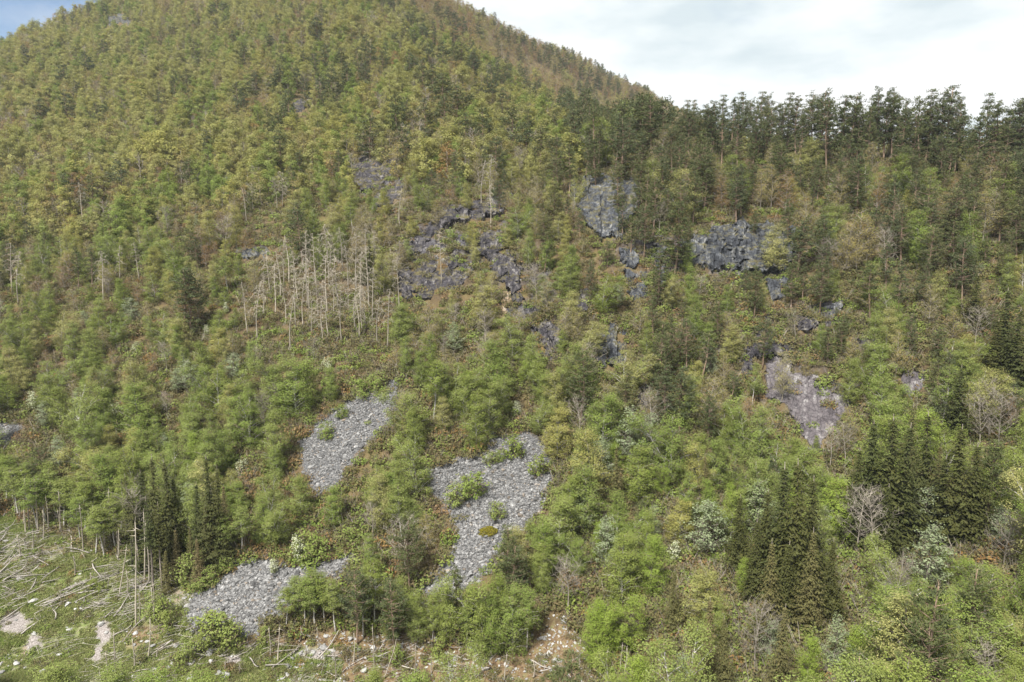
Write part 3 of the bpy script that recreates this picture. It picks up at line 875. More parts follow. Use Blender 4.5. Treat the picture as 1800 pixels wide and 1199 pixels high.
def outcrop(name, poly, thick, mat, label):
    P = np.array(poly, float)
    P = P.mean(0) + (P - P.mean(0)) * (1.0 if name == 'rock_slide' else 1.16)
    poly = [tuple(q) for q in P]
    x0, y0 = P.min(0) - 8
    x1, y1 = P.max(0) + 8
    step = 2.0
    xs, ys = np.arange(x0, x1 + step, step), np.arange(y0, y1 + step, step)
    gu, gv = np.meshgrid(xs, ys)
    sd = poly_dist(gu + 0 * gv, gv, poly)
    H, Wn = gu.shape
    V = np.zeros((H, Wn, 3))
    ok = np.zeros((H, Wn), bool)
    tilt = {'cliff': 0.12, 'cliff_purple': 0.55}.get(mat, 0.3)
    for i in range(H):
        for j in range(Wn):
            nz = 8 * noise.noise(Vector((gu[i, j] * 0.06, gv[i, j] * 0.06, thick))) + 6 * noise.noise(Vector((gu[i, j] * 0.19, gv[i, j] * 0.19, thick + 3)))
            d = sd[i, j] + nz
            if d < -5:
                continue
            p, nr = hit(gu[i, j], gv[i, j])
            if p is None:
                continue
            s_ = 1 - (gv[i, j] - y0) / (y1 - y0)          # 0 at the foot, 1 at the head
            e = min(1, max(0, (d + 1.5) / 5))
            k = 110.0 / max(90.0, p.y)
            X = (p.x + tilt * p.z) * k + 0.7 * noise.noise(Vector((p.x * .3, p.z * .4, 1)))
            Z = (p.z - tilt * p.x) * k + 0.6 * noise.noise(Vector((p.x * .35, p.z * .3, 7)))
            c1 = math.floor(X / 1.9)
            o1 = noise.cell(Vector((c1 + .5, 3.5, thick)))
            blk = 0.55 * o1 + 0.45 * noise.cell(Vector((c1 + .5, math.floor(Z / 2.6 + 5 * o1) + .5, 2.5)))
            c2 = math.floor(X / 0.62)
            blk += 0.22 * noise.cell(Vector((c2 + .5, math.floor(Z / 1.1 + 4 * noise.cell(Vector((c2 + .5, .5, .5)))) + .5, 6.5)))
            flute = noise.ridged_multi_fractal(Vector((X * 0.8, Z * 0.12, 2.0)), 0.8, 2.1, 4, 0.9, 2.0) * 0.28
            zz = Z / 4.2 + 0.5 * noise.noise(Vector((X * .25, Z * .1, 3)))
            led = 0.8 * (zz - math.floor(zz))             # each bench leans out towards its top
            big = noise.noise(Vector((X * .22, Z * .18, 11)))
            amp = thick * (0.10 + 0.32 * s_ + 0.36 * led + 0.42 * big) + 0.95 * blk * min(1.4, thick / 1.8) + flute * thick * 0.3 + 0.12 * noise.noise(p * 2.1)
            out = Vector((nr.x * 0.3, min(nr.y, -0.2) - 0.9, 0.12)).normalized()
            V[i, j] = p + out * (amp * e) - nr * (1.2 * (1 - e))
            ok[i, j] = True
    idx = -np.ones((H, Wn), int)
    idx[ok] = np.arange(ok.sum())
    verts = V[ok]
    faces = []
    for i in range(H - 1):
        for j in range(Wn - 1):
            k = [idx[i, j], idx[i + 1, j], idx[i + 1, j + 1], idx[i, j + 1]]
            if min(k) >= 0:
                faces.append([int(a) for a in k])
    c = verts.mean(0)
    o = link(name, mesh_from(name, (verts - c).tolist(), faces, [M[mat]]))
    o.location = c
    o['label'] = label
    o['category'] = {'cliff': 'cliff', 'crag': 'crag', 'rock_scar': 'rock scar', 'rock_slide': 'rock slide'}[name]
    if name == 'crag':
        o['group'] = 'crags breaking through the wooded slope'
    elif name == 'cliff':
        o['group'] = 'cliffs on the right hill'
    return o


for oc in OUTCROPS:
    outcrop(*oc)

# ------------------------------------------------------------------ planting
MV, MU = np.mgrid[-150:1500, -250:2050] + 0.5


def mask_of(polys):
    m = np.zeros(MU.shape, bool)
    for pl in polys:
        q = np.array(pl)
        a0, b0 = max(0, int(q[:, 0].min()) + 249), max(0, int(q[:, 1].min()) + 149)
        a1, b1 = int(q[:, 0].max()) + 252, int(q[:, 1].max()) + 152
        m[b0:b1, a0:a1] |= in_poly(MU[b0:b1, a0:a1], MV[b0:b1, a0:a1], pl)
    return m


def inm(m, u, v):
    i, j = int(v + 150), int(u + 250)
    return 0 <= i < m.shape[0] and 0 <= j < m.shape[1] and bool(m[i, j])


KEEP_OUT = mask_of(list(SCREE.values()) + [GAP])
CLEAR_M, FOREG_M, GAP_M = mask_of([CLEARING]), mask_of([FOREG]), mask_of([GAP])
ROCKS = mask_of([o[1] for o in OUTCROPS])
CORE = mask_of([[(np.mean([q[0] for q in o[1]]) * (1 - f_) + a_ * f_, np.mean([q[1] for q in o[1]]) * (1 - f_) + b_ * f_) for a_, b_ in o[1]] for o in OUTCROPS for f_ in ((1.05,) if o[0] == 'rock_slide' or min(q[1] for q in o[1]) > 430 else (0.78,))])
trees = []            # dicts: look, x, y, z, h, rot, hand, variant


def put(look, p, h, hand=True, var=None, wide=1.0, lean=0.0, **kw):
    trees.append(dict(look=look, p=Vector(p), h=h, rot=random.random() * 6.283, hand=hand, var=var, wide=wide, lean=lean, **kw))


def put_top(look, u, v, h, **kw):
    p, n = hit(u, v, h)
    k = h
    while p is None and k < h + 9:
        k += 0.5
        p, n = hit(u, v, k)
    if p is not None:
        put(look, p, k, **kw)


def put_base(look, u, v, h, **kw):
    p, n = hit(u, v)
    if p is not None:
        put(look, p, h, **kw)


# spruces: top position in the photograph and height
for u, v, h in ((265, 798, 14.5), (245, 824, 12.5), (288, 806, 14), (304, 836, 11), (362, 798, 14.5), (380, 818, 12.5), (344, 846, 11)):
    put_top('spruce', u, v, h, wide=random.uniform(.8, 1.0))
for u, v, h in ((220, 832, 12), (257, 872, 12), (275, 882, 11), (232, 862, 11)):
    put_top('spruce_pole', u, v, h)
for u, v, h in ((362, 887, 8.5), (333, 926, 6.5), (307, 928, 6.5), (290, 965, 5.5), (392, 850, 8), (345, 945, 6), (1357, 947, 11), (1430, 927, 10.5),
                (1250, 1050, 9.5), (1380, 1060, 8.5), (1607, 708, 12), (1655, 780, 9), (1186, 1000, 7), (1275, 1082, 8.5)):
    put_top('brown_spruce', u, v, h, var=0 if h > 6 else 1)
for u, v, h in ((1378, 812, 15), (1404, 806, 16), (1434, 836, 13), (1303, 868, 9.5), (1333, 912, 9.0), (1388, 950, 9), (1467, 945, 8.5), (1350, 858, 11),
                (1538, 738, 14), (1571, 728, 15), (1600, 742, 14), (1634, 722, 14), (1512, 785, 11), (1693, 745, 14), (1722, 778, 11), (1664, 800, 10),
                (1565, 850, 9)):
    put_top('spruce', u, v, h, wide=random.uniform(1.05, 1.35))
for u, v, h in ((1690, 640, 11), (1772, 505, 12), (1796, 540, 12), (1756, 560, 9), (648, 418, 8.5), (1720, 480, 9)):
    put_top('spruce', u, v, h, var=2, wide=1.25)
# skyline pines of the right hill
for u, v in ((1207, 181), (1222, 180), (1243, 178), (1256, 176), (1270, 170), (1290, 174), (1308, 166), (1322, 170), (1338, 163), (1353, 168), (1370, 166), (1387, 160), (1403, 172),
             (1420, 174), (1446, 154), (1433, 164), (1459, 166), (1484, 163), (1494, 162), (1513, 170), (1543, 162), (1575, 153), (1562, 165), (1592, 172), (1637, 163), (1624, 172),
             (1676, 155), (1658, 160), (1690, 178), (1738, 169), (1753, 170), (1722, 196), (1790, 164), (1799, 180), (1610, 190), (1530, 182), (1768, 200)):
    put_top('pine', u, v + max(-4, random.gauss(2, 6)), (9.0 if u < 1430 else 12.5) + 4 * random.random(), sky=True, wide=random.uniform(.8, 1.2))
    if u < 1640:
        put_top('pine', u + random.uniform(-12, 12), v + random.uniform(12, 34), 9 + 4 * random.random(), sky=True)
# pines that stand out lower down
for u, v, h in ((716, 915, 9), (625, 1000, 9), (690, 1020, 9), (800, 1000, 8), (895, 925, 9), (905, 960, 8), (1633, 1030, 12), (1640, 1090, 10), (1250, 690, 8),
                (1345, 560, 8), (1395, 455, 9), (1330, 470, 9), (1210, 560, 9), (1150, 520, 8), (1110, 380, 8), (1095, 345, 8), (1700, 420, 11), (1640, 400, 10), (1720, 1000, 9)):
    put_top('pine', u, v, h)
for u, v, h in ((55, 690, 4.5), (200, 708, 3.5), (235, 602, 3), (338, 572, 3), (397, 532, 2.8), (575, 630, 3), (530, 944, 4.2), (422, 808, 3), (640, 672, 2.6), (908, 706, 3),
                (1187, 952, 3.2), (480, 984, 2.4), (362, 572, 2.6)):
    put_top('blossom_tree', u, v, h if h > 5 else h * 0.75)
for u, v, h in ((330, 634, 5), (410, 622, 4.5), (230, 524, 5), (75, 708, 4.5), (1637, 930, 6.5), (1633, 858, 6), (1333, 850, 7), (1243, 880, 6.5), (1590, 870, 5), (100, 770, 5), (800, 570, 5), (310, 650, 4)):
    put_top('willow', u, v, h, wide=1.3)
for u, v, h in ((1747, 672, 8), (1765, 690, 8), (1730, 700, 7), (1513, 868, 7.5), (1540, 872, 7.5), (1332, 1062, 6.5), (1773, 905, 6), (1720, 545, 6), (245, 862, 10), (292, 690, 5),
                (1490, 745, 6), (1465, 750, 6), (1020, 700, 6), (655, 885, 5)):
    put_top('bare_tree', u, v, h)
# pale dead trunks
for u, v in ((575, 392), (551, 408), (600, 398), (640, 392), (655, 404), (622, 396), (490, 440), (480, 462), (500, 492), (460, 482), (540, 452), (571, 448), (590, 436), (610, 430),
             (630, 440), (652, 468), (505, 515), (545, 508), (563, 520), (620, 480), (640, 500), (574, 498), (446, 492), (690, 436), (700, 450), (520, 440), (505, 412), (585, 470),
             (528, 480), (660, 520), (678, 505), (610, 470), (556, 468), (515, 465), (470, 440), (495, 420), (596, 500), (632, 470), (645, 430), (533, 420),
             (12, 425), (22, 440), (240, 425), (175, 440), (205, 430), (775, 405), (860, 270), (845, 280), (862, 320), (700, 330), (495, 300), (485, 310), (430, 330), (140, 320)):
    put_top('dead_tree', u, v, 8.0 + 4 * random.random(), wide=random.uniform(.9, 1.3))
    if 440 < u < 700:
        put_top('dead_tree', u + random.uniform(-22, 22), v + random.uniform(-8, 30), 7.0 + 4 * random.random(), wide=random.uniform(.8, 1.2)) if random.random() < .12 else None
# bushes in the screes and the clearing
for u, v, h, lk in ((575, 772, 2.4, 'bush'), (833, 874, 3.4, 'bush'), (905, 804, 3.0, 'bush'), (946, 834, 2.8, 'bush'), (862, 816, 1.8, 'bush'), (876, 812, 1.6, 'bush'), (800, 890, 2.8, 'bush'), (822, 868, 2.4, 'bush'), (600, 735, 2.0, 'bush'),
                    (330, 1160, 2.0, 'bush'), (355, 1150, 2.0, 'bush'), (320, 1175, 1.8, 'bush'), (395, 1130, 3.6, 'bush'), (410, 1140, 3.0, 'bush'), (375, 1120, 3.2, 'bush'),
                    (355, 1040, 1.8, 'bush'), (372, 1026, 2.0, 'bush'), (395, 1005, 1.8, 'bush'), (290, 1095, 2.6, 'bush'), (275, 1085, 2.6, 'bush'), (300, 1110, 2.4, 'bush'),
                    (345, 1012, 3, 'bush'), (330, 1022, 3, 'bush'), (470, 1130, 1.8, 'bush'), (770, 1150, 2.0, 'bush'), (700, 1165, 1.8, 'bush'), (640, 700, 3.0, 'bush'), (665, 690, 3.0, 'bush'),
                    (872, 912, 2.2, 'bush'), (540, 980, 3.4, 'bush'), (560, 985, 3.0, 'bush'), (180, 1040, 1.2, 'bush'), (165, 1035, 1.2, 'bush'), (620, 960, 2.4, 'bush')):
    put_base(lk, u, v, h)
# birches with thin bare trunks at the edge of the clearing and screes
for u, v, h in ((12, 882, 7), (25, 884, 7), (34, 912, 7.5), (64, 932, 7.5), (52, 905, 7), (82, 922, 7), (100, 915, 7.5), (115, 930, 7), (128, 925, 7), (140, 956, 6.5), (158, 920, 7.5),
                (170, 975, 6.5), (182, 982, 7), (204, 968, 7), (215, 940, 8), (150, 935, 7), (232, 958, 8), (312, 975, 8), (400, 985, 6), (425, 978, 6.5),
                (535, 1105, 6), (555, 1108, 6.5), (572, 1100, 6), (505, 1110, 5), (545, 1090, 6), (590, 1112, 6), (520, 1085, 5),
                (640, 1120, 7), (690, 1125, 7.5), (735, 1128, 7.5), (760, 1140, 7), (785, 1130, 8), (820, 1140, 7.5), (850, 1135, 8), (865, 1155, 7), (900, 1150, 7.5), (925, 1150, 7.5),
                (660, 1100, 7.5), (710, 1095, 7.5), (770, 1105, 7.5), (830, 1110, 7.5), (880, 1120, 7)):
    put_base('green_birch', u, v, h * (.68 if 685 < u < 840 else 1), var=3 if u < 600 or random.random() < .4 else None, wide=1.25 if u < 600 else 1.0)
for u, v, h in ((1105, 1040, 6.0), (1050, 1075, 6.0), (1065, 1060, 6.2), (1165, 820, 4), (1390, 900, 4), (1310, 985, 4)):
    put_top('fresh_tree', u, v, h)
# yellow and rust crowns that stand out on the right hill
for u, v, h, lk in ((1512, 370, 11, 'olive_tree'), (1360, 290, 9, 'olive_tree'), (1385, 300, 9, 'rust_tree'), (1480, 305, 8, 'olive_tree'), (1545, 305, 8, 'rust_tree'), (1270, 310, 7, 'rust_tree'),
                    (1340, 300, 8, 'olive_tree'), (1420, 340, 8, 'olive_tree'), (1530, 380, 9, 'olive_tree'), (1490, 395, 9, 'olive_tree'), (330, 500, 6, 'rust_tree'), (345, 515, 6, 'rust_tree'), (320, 505, 6, 'rust_tree'),
                    (310, 520, 5, 'rust_tree'), (240, 495, 5, 'rust_tree'), (110, 470, 5, 'rust_tree'), (360, 432, 5, 'rust_tree'), (375, 425, 5, 'rust_tree'), (430, 405, 5, 'rust_tree'), (1640, 500, 7, 'olive_tree'), (1680, 540, 6, 'olive_tree')):
    put_top(lk, u, v, h)

for u, v in ((570, 75), (552, 95), (500, 95), (492, 115), (415, 145), (435, 145), (505, 160), (627, 85), (655, 75), (670, 90), (597, 85), (730, 100), (740, 105), (775, 130), (787, 142), (700, 170), (777, 170),
             (745, 175), (835, 140), (860, 135), (880, 155), (830, 90), (800, 45), (340, 70), (307, 40), (410, 55), (425, 80), (180, 70), (107, 110), (150, 92), (135, 140), (115, 160), (172, 180), (70, 175),
             (330, 280), (525, 360), (330, 475), (320, 470), (500, 185), (487, 200), (575, 155), (710, 220), (425, 165), (450, 125), (480, 125), (645, 115), (690, 60), (710, 45), (520, 120), (535, 140), (560, 130),
             (585, 120), (610, 110), (640, 60), (760, 115), (805, 150), (850, 190), (905, 190), (925, 215), (950, 225), (980, 240), (1000, 255), (820, 200), (870, 240), (650, 200), (45, 80), (560, 30), (470, 60)):
    put_top('pine', u + random.uniform(-3, 3), v, random.uniform(9.5, 14), wide=random.uniform(1.15, 1.6))
for u, v in ((768, 2), (787, 13), (800, 23), (842, 40), (882, 50), (893, 53), (905, 56), (923, 63), (938, 69), (960, 74), (968, 78), (997, 93), (1023, 108), (1037, 117), (1072, 135), (1088, 145), (1110, 157),
             (1130, 163), (1147, 172), (1158, 173), (1168, 175), (913, 80), (958, 92), (965, 95), (988, 102), (1018, 140), (1030, 145), (1010, 98), (1050, 125), (1120, 160), (1140, 168), (980, 84), (815, 30)):
    put_top('pine', u, v, random.uniform(11, 15), wide=random.uniform(1.1, 1.5))
n_hand = len(trees)
hand_xy = np.array([(t_['p'].x, t_['p'].y) for t_ in trees])
WID = dict(spruce=.34, spruce_pole=.26, brown_spruce=.3, blossom_tree=.62, willow=.6, dead_tree=.2, bush=1.0, fresh_tree=.5, bare_tree=.42, olive_tree=.5, rust_tree=.5, pine=.36, green_birch=.5)
KEEPF = dict(spruce=.85, spruce_pole=.95, brown_spruce=.75, blossom_tree=.85, willow=.8, dead_tree=.85, bush=1.0, fresh_tree=.7, bare_tree=.7, olive_tree=.6, rust_tree=.6, pine=.45, green_birch=.25)
PRO = []
for t_ in trees:
    a_, b_, c_ = proj(t_['p'] + Vector((0, 0, t_['h'])))
    e_, f_, g_ = proj(t_['p'])
    hpx = f_[0] - b_[0]
    PRO.append((a_[0], b_[0], b_[0] + hpx * KEEPF[t_['look']], WID[t_['look']] * hpx * 0.5, c_[0]))
PRO = np.array(PRO)


def edge_v(u):                       # dark line of conifers in front of the far brown ridge
    return np.interp(u, [560, 700, 770, 900, 1000, 1050, 1180], [-80, 10, 70, 150, 215, 245, 250])


def zone(u, v, Y):
    """weights per look, density, height range factor"""
    cl = noise.noise(Vector((u * 0.012, v * 0.016, 2.0)))
    if Y > 250 and u > 640 and v < edge_v(u) - 4:
        return dict(rust_tree=.38, olive_tree=.42, bare_tree=.08, pine=.05 + .2 * (cl > .3), yellow_birch=.07), .95, .8
    if v < 330 and u < 1000 + (v - 250) * 0.3:
        k = 0.01
        if u > 520:
            k = 0.06
        if abs(v - edge_v(u) - 22) < 26 and u > 640:
            k = 0.5
        k += 0.16 * (cl > .3)
        return dict(yellow_birch=.44, olive_tree=.20, green_birch=.14, rust_tree=.05, bare_tree=.11, pine=k), .97, .85
    if u > 960 and v < 330:
        return dict(pine=.74, yellow_birch=.08, green_birch=.07, olive_tree=.07, bare_tree=.04), 1.0, 1.0
    if u > 1080 and v < 500:
        return dict(pine=.76, olive_tree=.10, yellow_birch=.06, green_birch=.06, rust_tree=.02, bare_tree=.03), 1.0, .88
    if u > 1020 and v < 800:
        f = min(1, max(0, (v - 500) / 300))
        return dict(pine=.46 - .28 * f, green_birch=.14 + .30 * f, yellow_birch=.10, olive_tree=.17, bare_tree=.08, willow=.02, rust_tree=.03), .86 + .12 * f, .70 + .12 * f
    if 640 < u < 1080 and v < 500:
        return dict(yellow_birch=.32, olive_tree=.20, green_birch=.20, bare_tree=.05, rust_tree=.06, pine=.14 + .2 * (u > 930)), .85, .62
    if 540 < u < 1020 and v < 670:
        return dict(bare_tree=.16, yellow_birch=.30, green_birch=.24, olive_tree=.26, willow=.03), .92, .72
    if 430 < u < 720 and 400 < v < 600:
        return dict(olive_tree=.4, rust_tree=.1, green_birch=.2, yellow_birch=.3), .3, .55
    if v < 520:
        return dict(green_birch=.32, yellow_birch=.22, olive_tree=.18, rust_tree=.08, bare_tree=.05, pine=.05 + .2 * (cl > .35), willow=.02), .95, .72
    if v < 700 and u < 600:
        return dict(green_birch=.46, yellow_birch=.10, olive_tree=.18, rust_tree=.12, willow=.03, bare_tree=.05), .76, .64
    if u < 1060:
        return dict(green_birch=.72, yellow_birch=.10, olive_tree=.04, willow=.03, bare_tree=.05, fresh_tree=.03, pine=.03), .95, .8
    return dict(green_birch=.72, yellow_birch=.08, willow=.04, bare_tree=.03, fresh_tree=.06, pine=.04, brown_spruce=.03), 1.05, .92


BASE_H = dict(green_birch=9.2, yellow_birch=8.8, olive_tree=8.0, rust_tree=7.6, bare_tree=8.2, pine=12.0, willow=6.8, fresh_tree=6.5, brown_spruce=10)
cells = []
y = 40.0
while y < 900:
    s = 3.35 if y < 150 else (3.9 if y < 220 else (5.0 if y < 450 else 5.8))
    half = y * 0.84 + 8
    n = int(2 * half / s)
    xs = -half + s * (np.arange(n) + RNG.random(n) * 0.95)
    yy = y + (RNG.random(n) - .5) * s * 0.95
    cells.append(np.stack([xs, yy], -1))
    y += s * (0.92 if y < 250 else 0.95)
XY = np.concatenate(cells)
for x, y in XY:
    p, nr = ground(x, y)
    if p is None:
        continue
    (u,), (v,), (d,) = proj(p)
    if v < -140 and u > 0:
        continue
    if inm(CLEAR_M, u, v) and d < 105:
        continue
    if inm(FOREG_M, u, v) and d < 95 and random.random() > 0.05:
        continue
    wts, den, hf = zone(u, v, d)
    c1_, c2_ = noise.noise(Vector((x * .028, y * .022, 31))), noise.noise(Vector((x * .05, y * .04, 47)))
    if d > 150:
        wts = {k_: w_ * max(.1, 1 + 1.9 * (c1_ if k_ in ('olive_tree', 'rust_tree', 'bare_tree') else (-c1_ if k_ in ('green_birch', 'willow') else 0)) + (1.5 * c2_ if k_ in ('bare_tree', 'green_birch') else 0)) for k_, w_ in wts.items()}
        den *= 1 - max(0, c2_ - .25) * 1.1
        hf *= 1 + .35 * c1_
    if u > 1150 and v < 300 and d > 135:
        hf *= 0.62
    if random.random() > den:
        continue
    ks = list(wts)
    lk = random.choices(ks, [wts[k] for k in ks])[0]
    h = BASE_H[lk] * hf * (0.65 + 0.6 * random.random() if lk != 'pine' else 0.45 + 0.8 * random.random())
    if lk in ('yellow_birch', 'olive_tree') and random.random() < .15:
        h *= 1.2
    dens_rock = False
    for k in (0.0, 0.3, 0.6, 0.95):
        pu, pv, _ = proj((p.x, p.y, p.z + h * k))
        pu, pv = pu[0], pv[0]
        if d < 170 and inm(KEEP_OUT, pu, pv):
            dens_rock = 1.0
        if d < 480 and inm(CORE, pu, pv):
            dens_rock = max(dens_rock, 0.93 if d < 150 else 0.86)
        elif not dens_rock and d < 480 and inm(ROCKS, pu, pv):
            dens_rock = 0.6
        if d < 150 and k == 0.6 and dens_rock < 0.8:
            o_ = 0.2 * h * F / d
            if inm(KEEP_OUT, pu - o_, pv) or inm(KEEP_OUT, pu + o_, pv) or inm(CORE, pu - o_, pv) or inm(CORE, pu + o_, pv):
                dens_rock = 0.8
    if dens_rock and random.random() < dens_rock:
        if dens_rock in (0.86, 0.93) and random.random() < 0.25:
            h *= 0.22
        else:
            continue
    if d > 200 and BVH.ray_cast(CAMP, (p + Vector((0, 0, h)) - CAMP).normalized(), (p + Vector((0, 0, h)) - CAMP).length - 3)[0] is not None:
        continue
    if d < 520:
        dd = np.hypot(hand_xy[:, 0] - p.x, hand_xy[:, 1] - p.y)
        if dd.min() < 1.5:
            continue
        (tu_,), (tv_,), _ = proj(p + Vector((0, 0, h)))
        rw = WID.get(lk, .5) * (v - tv_) * 0.38
        if ((d < PRO[:, 4] + 1) & (abs(tu_ - PRO[:, 0]) < PRO[:, 3] * .75 + rw) & (tv_ + (v - tv_) * .06 < PRO[:, 2]) & (v > PRO[:, 1])).any():
            continue
    if v > 1560:
        continue
    put(lk, p, h, hand=False, wide=0.78 + 0.55 * random.random())

# choose variants, then see which trees show largest in the picture
for tr_ in trees:
    (u,), (v,), (d,) = proj(tr_['p'])
    (u2,), (v2,), _ = proj(tr_['p'] + Vector((0, 0, tr_['h'])))
    tr_.update(u=u, v=v, d=d, tu=u2, tv=v2)
    tr_['far'] = d > 165 and tr_['look'] in FAR and not tr_.get('sky')
    vs = (FAR if tr_['far'] else VAR)[tr_['look']]
    if tr_['var'] is None or tr_['var'] >= len(vs):
        nv = 3 if tr_['look'] == 'green_birch' and not tr_['far'] and random.random() < .72 else len(vs)
        tr_['var'] = random.randrange(nv)
    tr_['vd'] = vs[tr_['var']]
    tr_['s'] = tr_['h'] / tr_['vd']['h']
IDB = np.zeros((400, 600), int) - 1
VB, UB = np.mgrid[0:400, 0:600]
for i in sorted(range(len(trees)), key=lambda i: -trees[i]['d']):
    tr_ = trees[i]
    w_px = tr_['vd']['w'] * tr_['s'] * tr_['wide'] * F / tr_['d'] / 3 * 0.42
    h_px = (tr_['v'] - tr_['tv']) / 3 * 0.42
    cu, cvv = (tr_['u'] + tr_['tu']) / 6, tr_['tv'] / 3 + h_px
    if tr_['look'] in ('bare_tree', 'dead_tree'):
        w_px *= 0.6
    x0, x1 = int(cu - w_px - 1), int(cu + w_px + 2)
    y0, y1 = int(cvv - h_px - 1), int(cvv + h_px + 2)
    if x1 < 0 or y1 < 0 or x0 >= 600 or y0 >= 400:
        continue
    x0, y0, x1, y1 = max(0, x0), max(0, y0), min(600, x1), min(400, y1)
    if x1 <= x0 or y1 <= y0:
        continue
    e = ((UB[y0:y1, x0:x1] - cu) / (w_px + .3))**2 + ((VB[y0:y1, x0:x1] - cvv) / (h_px + .3))**2 < 1
    IDB[y0:y1, x0:x1][e] = i
vis = np.bincount(IDB[IDB >= 0], minlength=len(trees))

# species as people would name them: (object name, category, things allowed)
SPECIES = {
    'green_birch': ('birch_tree', 'birch', 'green'), 'yellow_birch': ('birch_tree', 'birch', 'yellow-green'), 'fresh_tree': ('leafy_tree', 'leafy tree', 'bright green'),
    'olive_tree': ('budding_tree', 'budding tree', 'olive'), 'rust_tree': ('budding_tree', 'budding tree', 'rust-brown'), 'bare_tree': ('bare_tree', 'bare tree', 'grey leafless'),
    'dead_tree': ('dead_tree', 'dead tree', 'pale dead'), 'pine': ('pine_tree', 'pine', 'dark green'), 'spruce': ('spruce_tree', 'spruce', 'dark conical'),
    'spruce_pole': ('spruce_tree', 'spruce', 'bare-trunked'), 'brown_spruce': ('spruce_tree', 'spruce', 'brownish'), 'willow': ('willow_tree', 'willow', 'silvery'),
    'blossom_tree': ('blossoming_tree', 'blossoming tree', 'white-flowering'), 'bush': ('bush', 'bush', 'round green')}
GROUPS = {'birch_tree': 'birches covering the hillside', 'leafy_tree': 'bright leafy trees', 'budding_tree': 'budding trees on the slope', 'bare_tree': 'leafless grey trees', 'dead_tree': 'pale dead trunks',
          'pine_tree': 'pines on the hillside', 'spruce_tree': 'spruces in clumps', 'willow_tree': 'silvery willows', 'blossoming_tree': 'white blossoming trees', 'bush': 'bushes in the open ground'}
CAP = 296
by = {}
for i, tr_ in enumerate(trees):
    by.setdefault(SPECIES[tr_['look']][0], []).append(i)
thing_ids, mass = [], {}
for nm, ids in by.items():
    ids = sorted(ids, key=lambda i: (-(vis[i] + (1e6 if trees[i]['hand'] and vis[i] > 0 else 0)), trees[i]['d']))
    seen = [i for i in ids if vis[i] > 2]
    take = seen[:CAP]
    thing_ids += take
    tk_ = set(take)
    mass[nm] = [i for i in ids if i not in tk_]

# landmarks used to say which tree is meant
MARKS = [('upper scree', 620, 760, 75), ('large scree', 855, 890, 100), ('lower scree', 460, 1050, 100), ('log-strewn clearing', 110, 1030, 130), ('left spruce clump', 310, 880, 85), ('tall right spruce clump', 1395, 900, 80),
         ('spruces under the rock slide', 1600, 790, 90), ('pale dead trunks', 570, 470, 90), ('streaked grey cliff', 1060, 360, 55), ('broad blue-grey cliff', 1290, 432, 85), ('slanting dark crag', 800, 395, 80),
         ('purple rock slide', 1420, 690, 75), ('orange rock scar', 887, 545, 40), ('low dark crag', 965, 595, 45), ('white-streaked crag', 1076, 605, 45), ('highest dark crag', 655, 300, 55), ('summit slope', 430, 50, 120),
         ('left skyline', 70, 60, 80), ('brown far ridge', 960, 120, 110), ('pine skyline', 1540, 210, 130), ('near end of the skyline', 1260, 220, 80), ('left edge of the photo', 20, 480, 80), ('right edge of the photo', 1770, 560, 90),
         ('bottom edge', 820, 1150, 110), ('bottom right corner', 1740, 1130, 110), ('silver willow', 1637, 970, 55), ('small crag', 440, 442, 60), ('stepped crag', 1520, 598, 50), ('brown heath', 250, 600, 90), ('high conifers', 540, 180, 80),
         ('green hollow', 1150, 1000, 100), ('left edge blossom tree', 55, 705, 60), ('middle of the left slope', 250, 330, 90), ('middle of the upper slope', 700, 180, 80), ('pine wood', 1150, 270, 60)]
ORD = ['leftmost', 'second from left', 'third from left', 'fourth from left', 'fifth from left', 'sixth from left', 'seventh from left', 'eighth from left', 'ninth from left', 'tenth from left', 'eleventh from left', 'twelfth from left'] + [f"{n_}{'st' if n_ % 10 == 1 else 'nd' if n_ % 10 == 2 else 'rd' if n_ % 10 == 3 else 'th'} from left" if n_ > 20 else f'{n_}th from left' for n_ in range(13, 60)]


def where(u, v):
    best = min(MARKS, key=lambda m: math.hypot(u - m[1], (v - m[2]) * 1.1) / m[3])
    dx, dy = u - best[1], v - best[2]
    if math.hypot(dx, dy) < best[3] * 0.55:
        return 'beside', best[0]
    if abs(dx) > abs(dy) * 1.1:
        return ('left of' if dx < 0 else 'right of'), best[0]
    return ('above' if dy < 0 else 'below'), best[0]


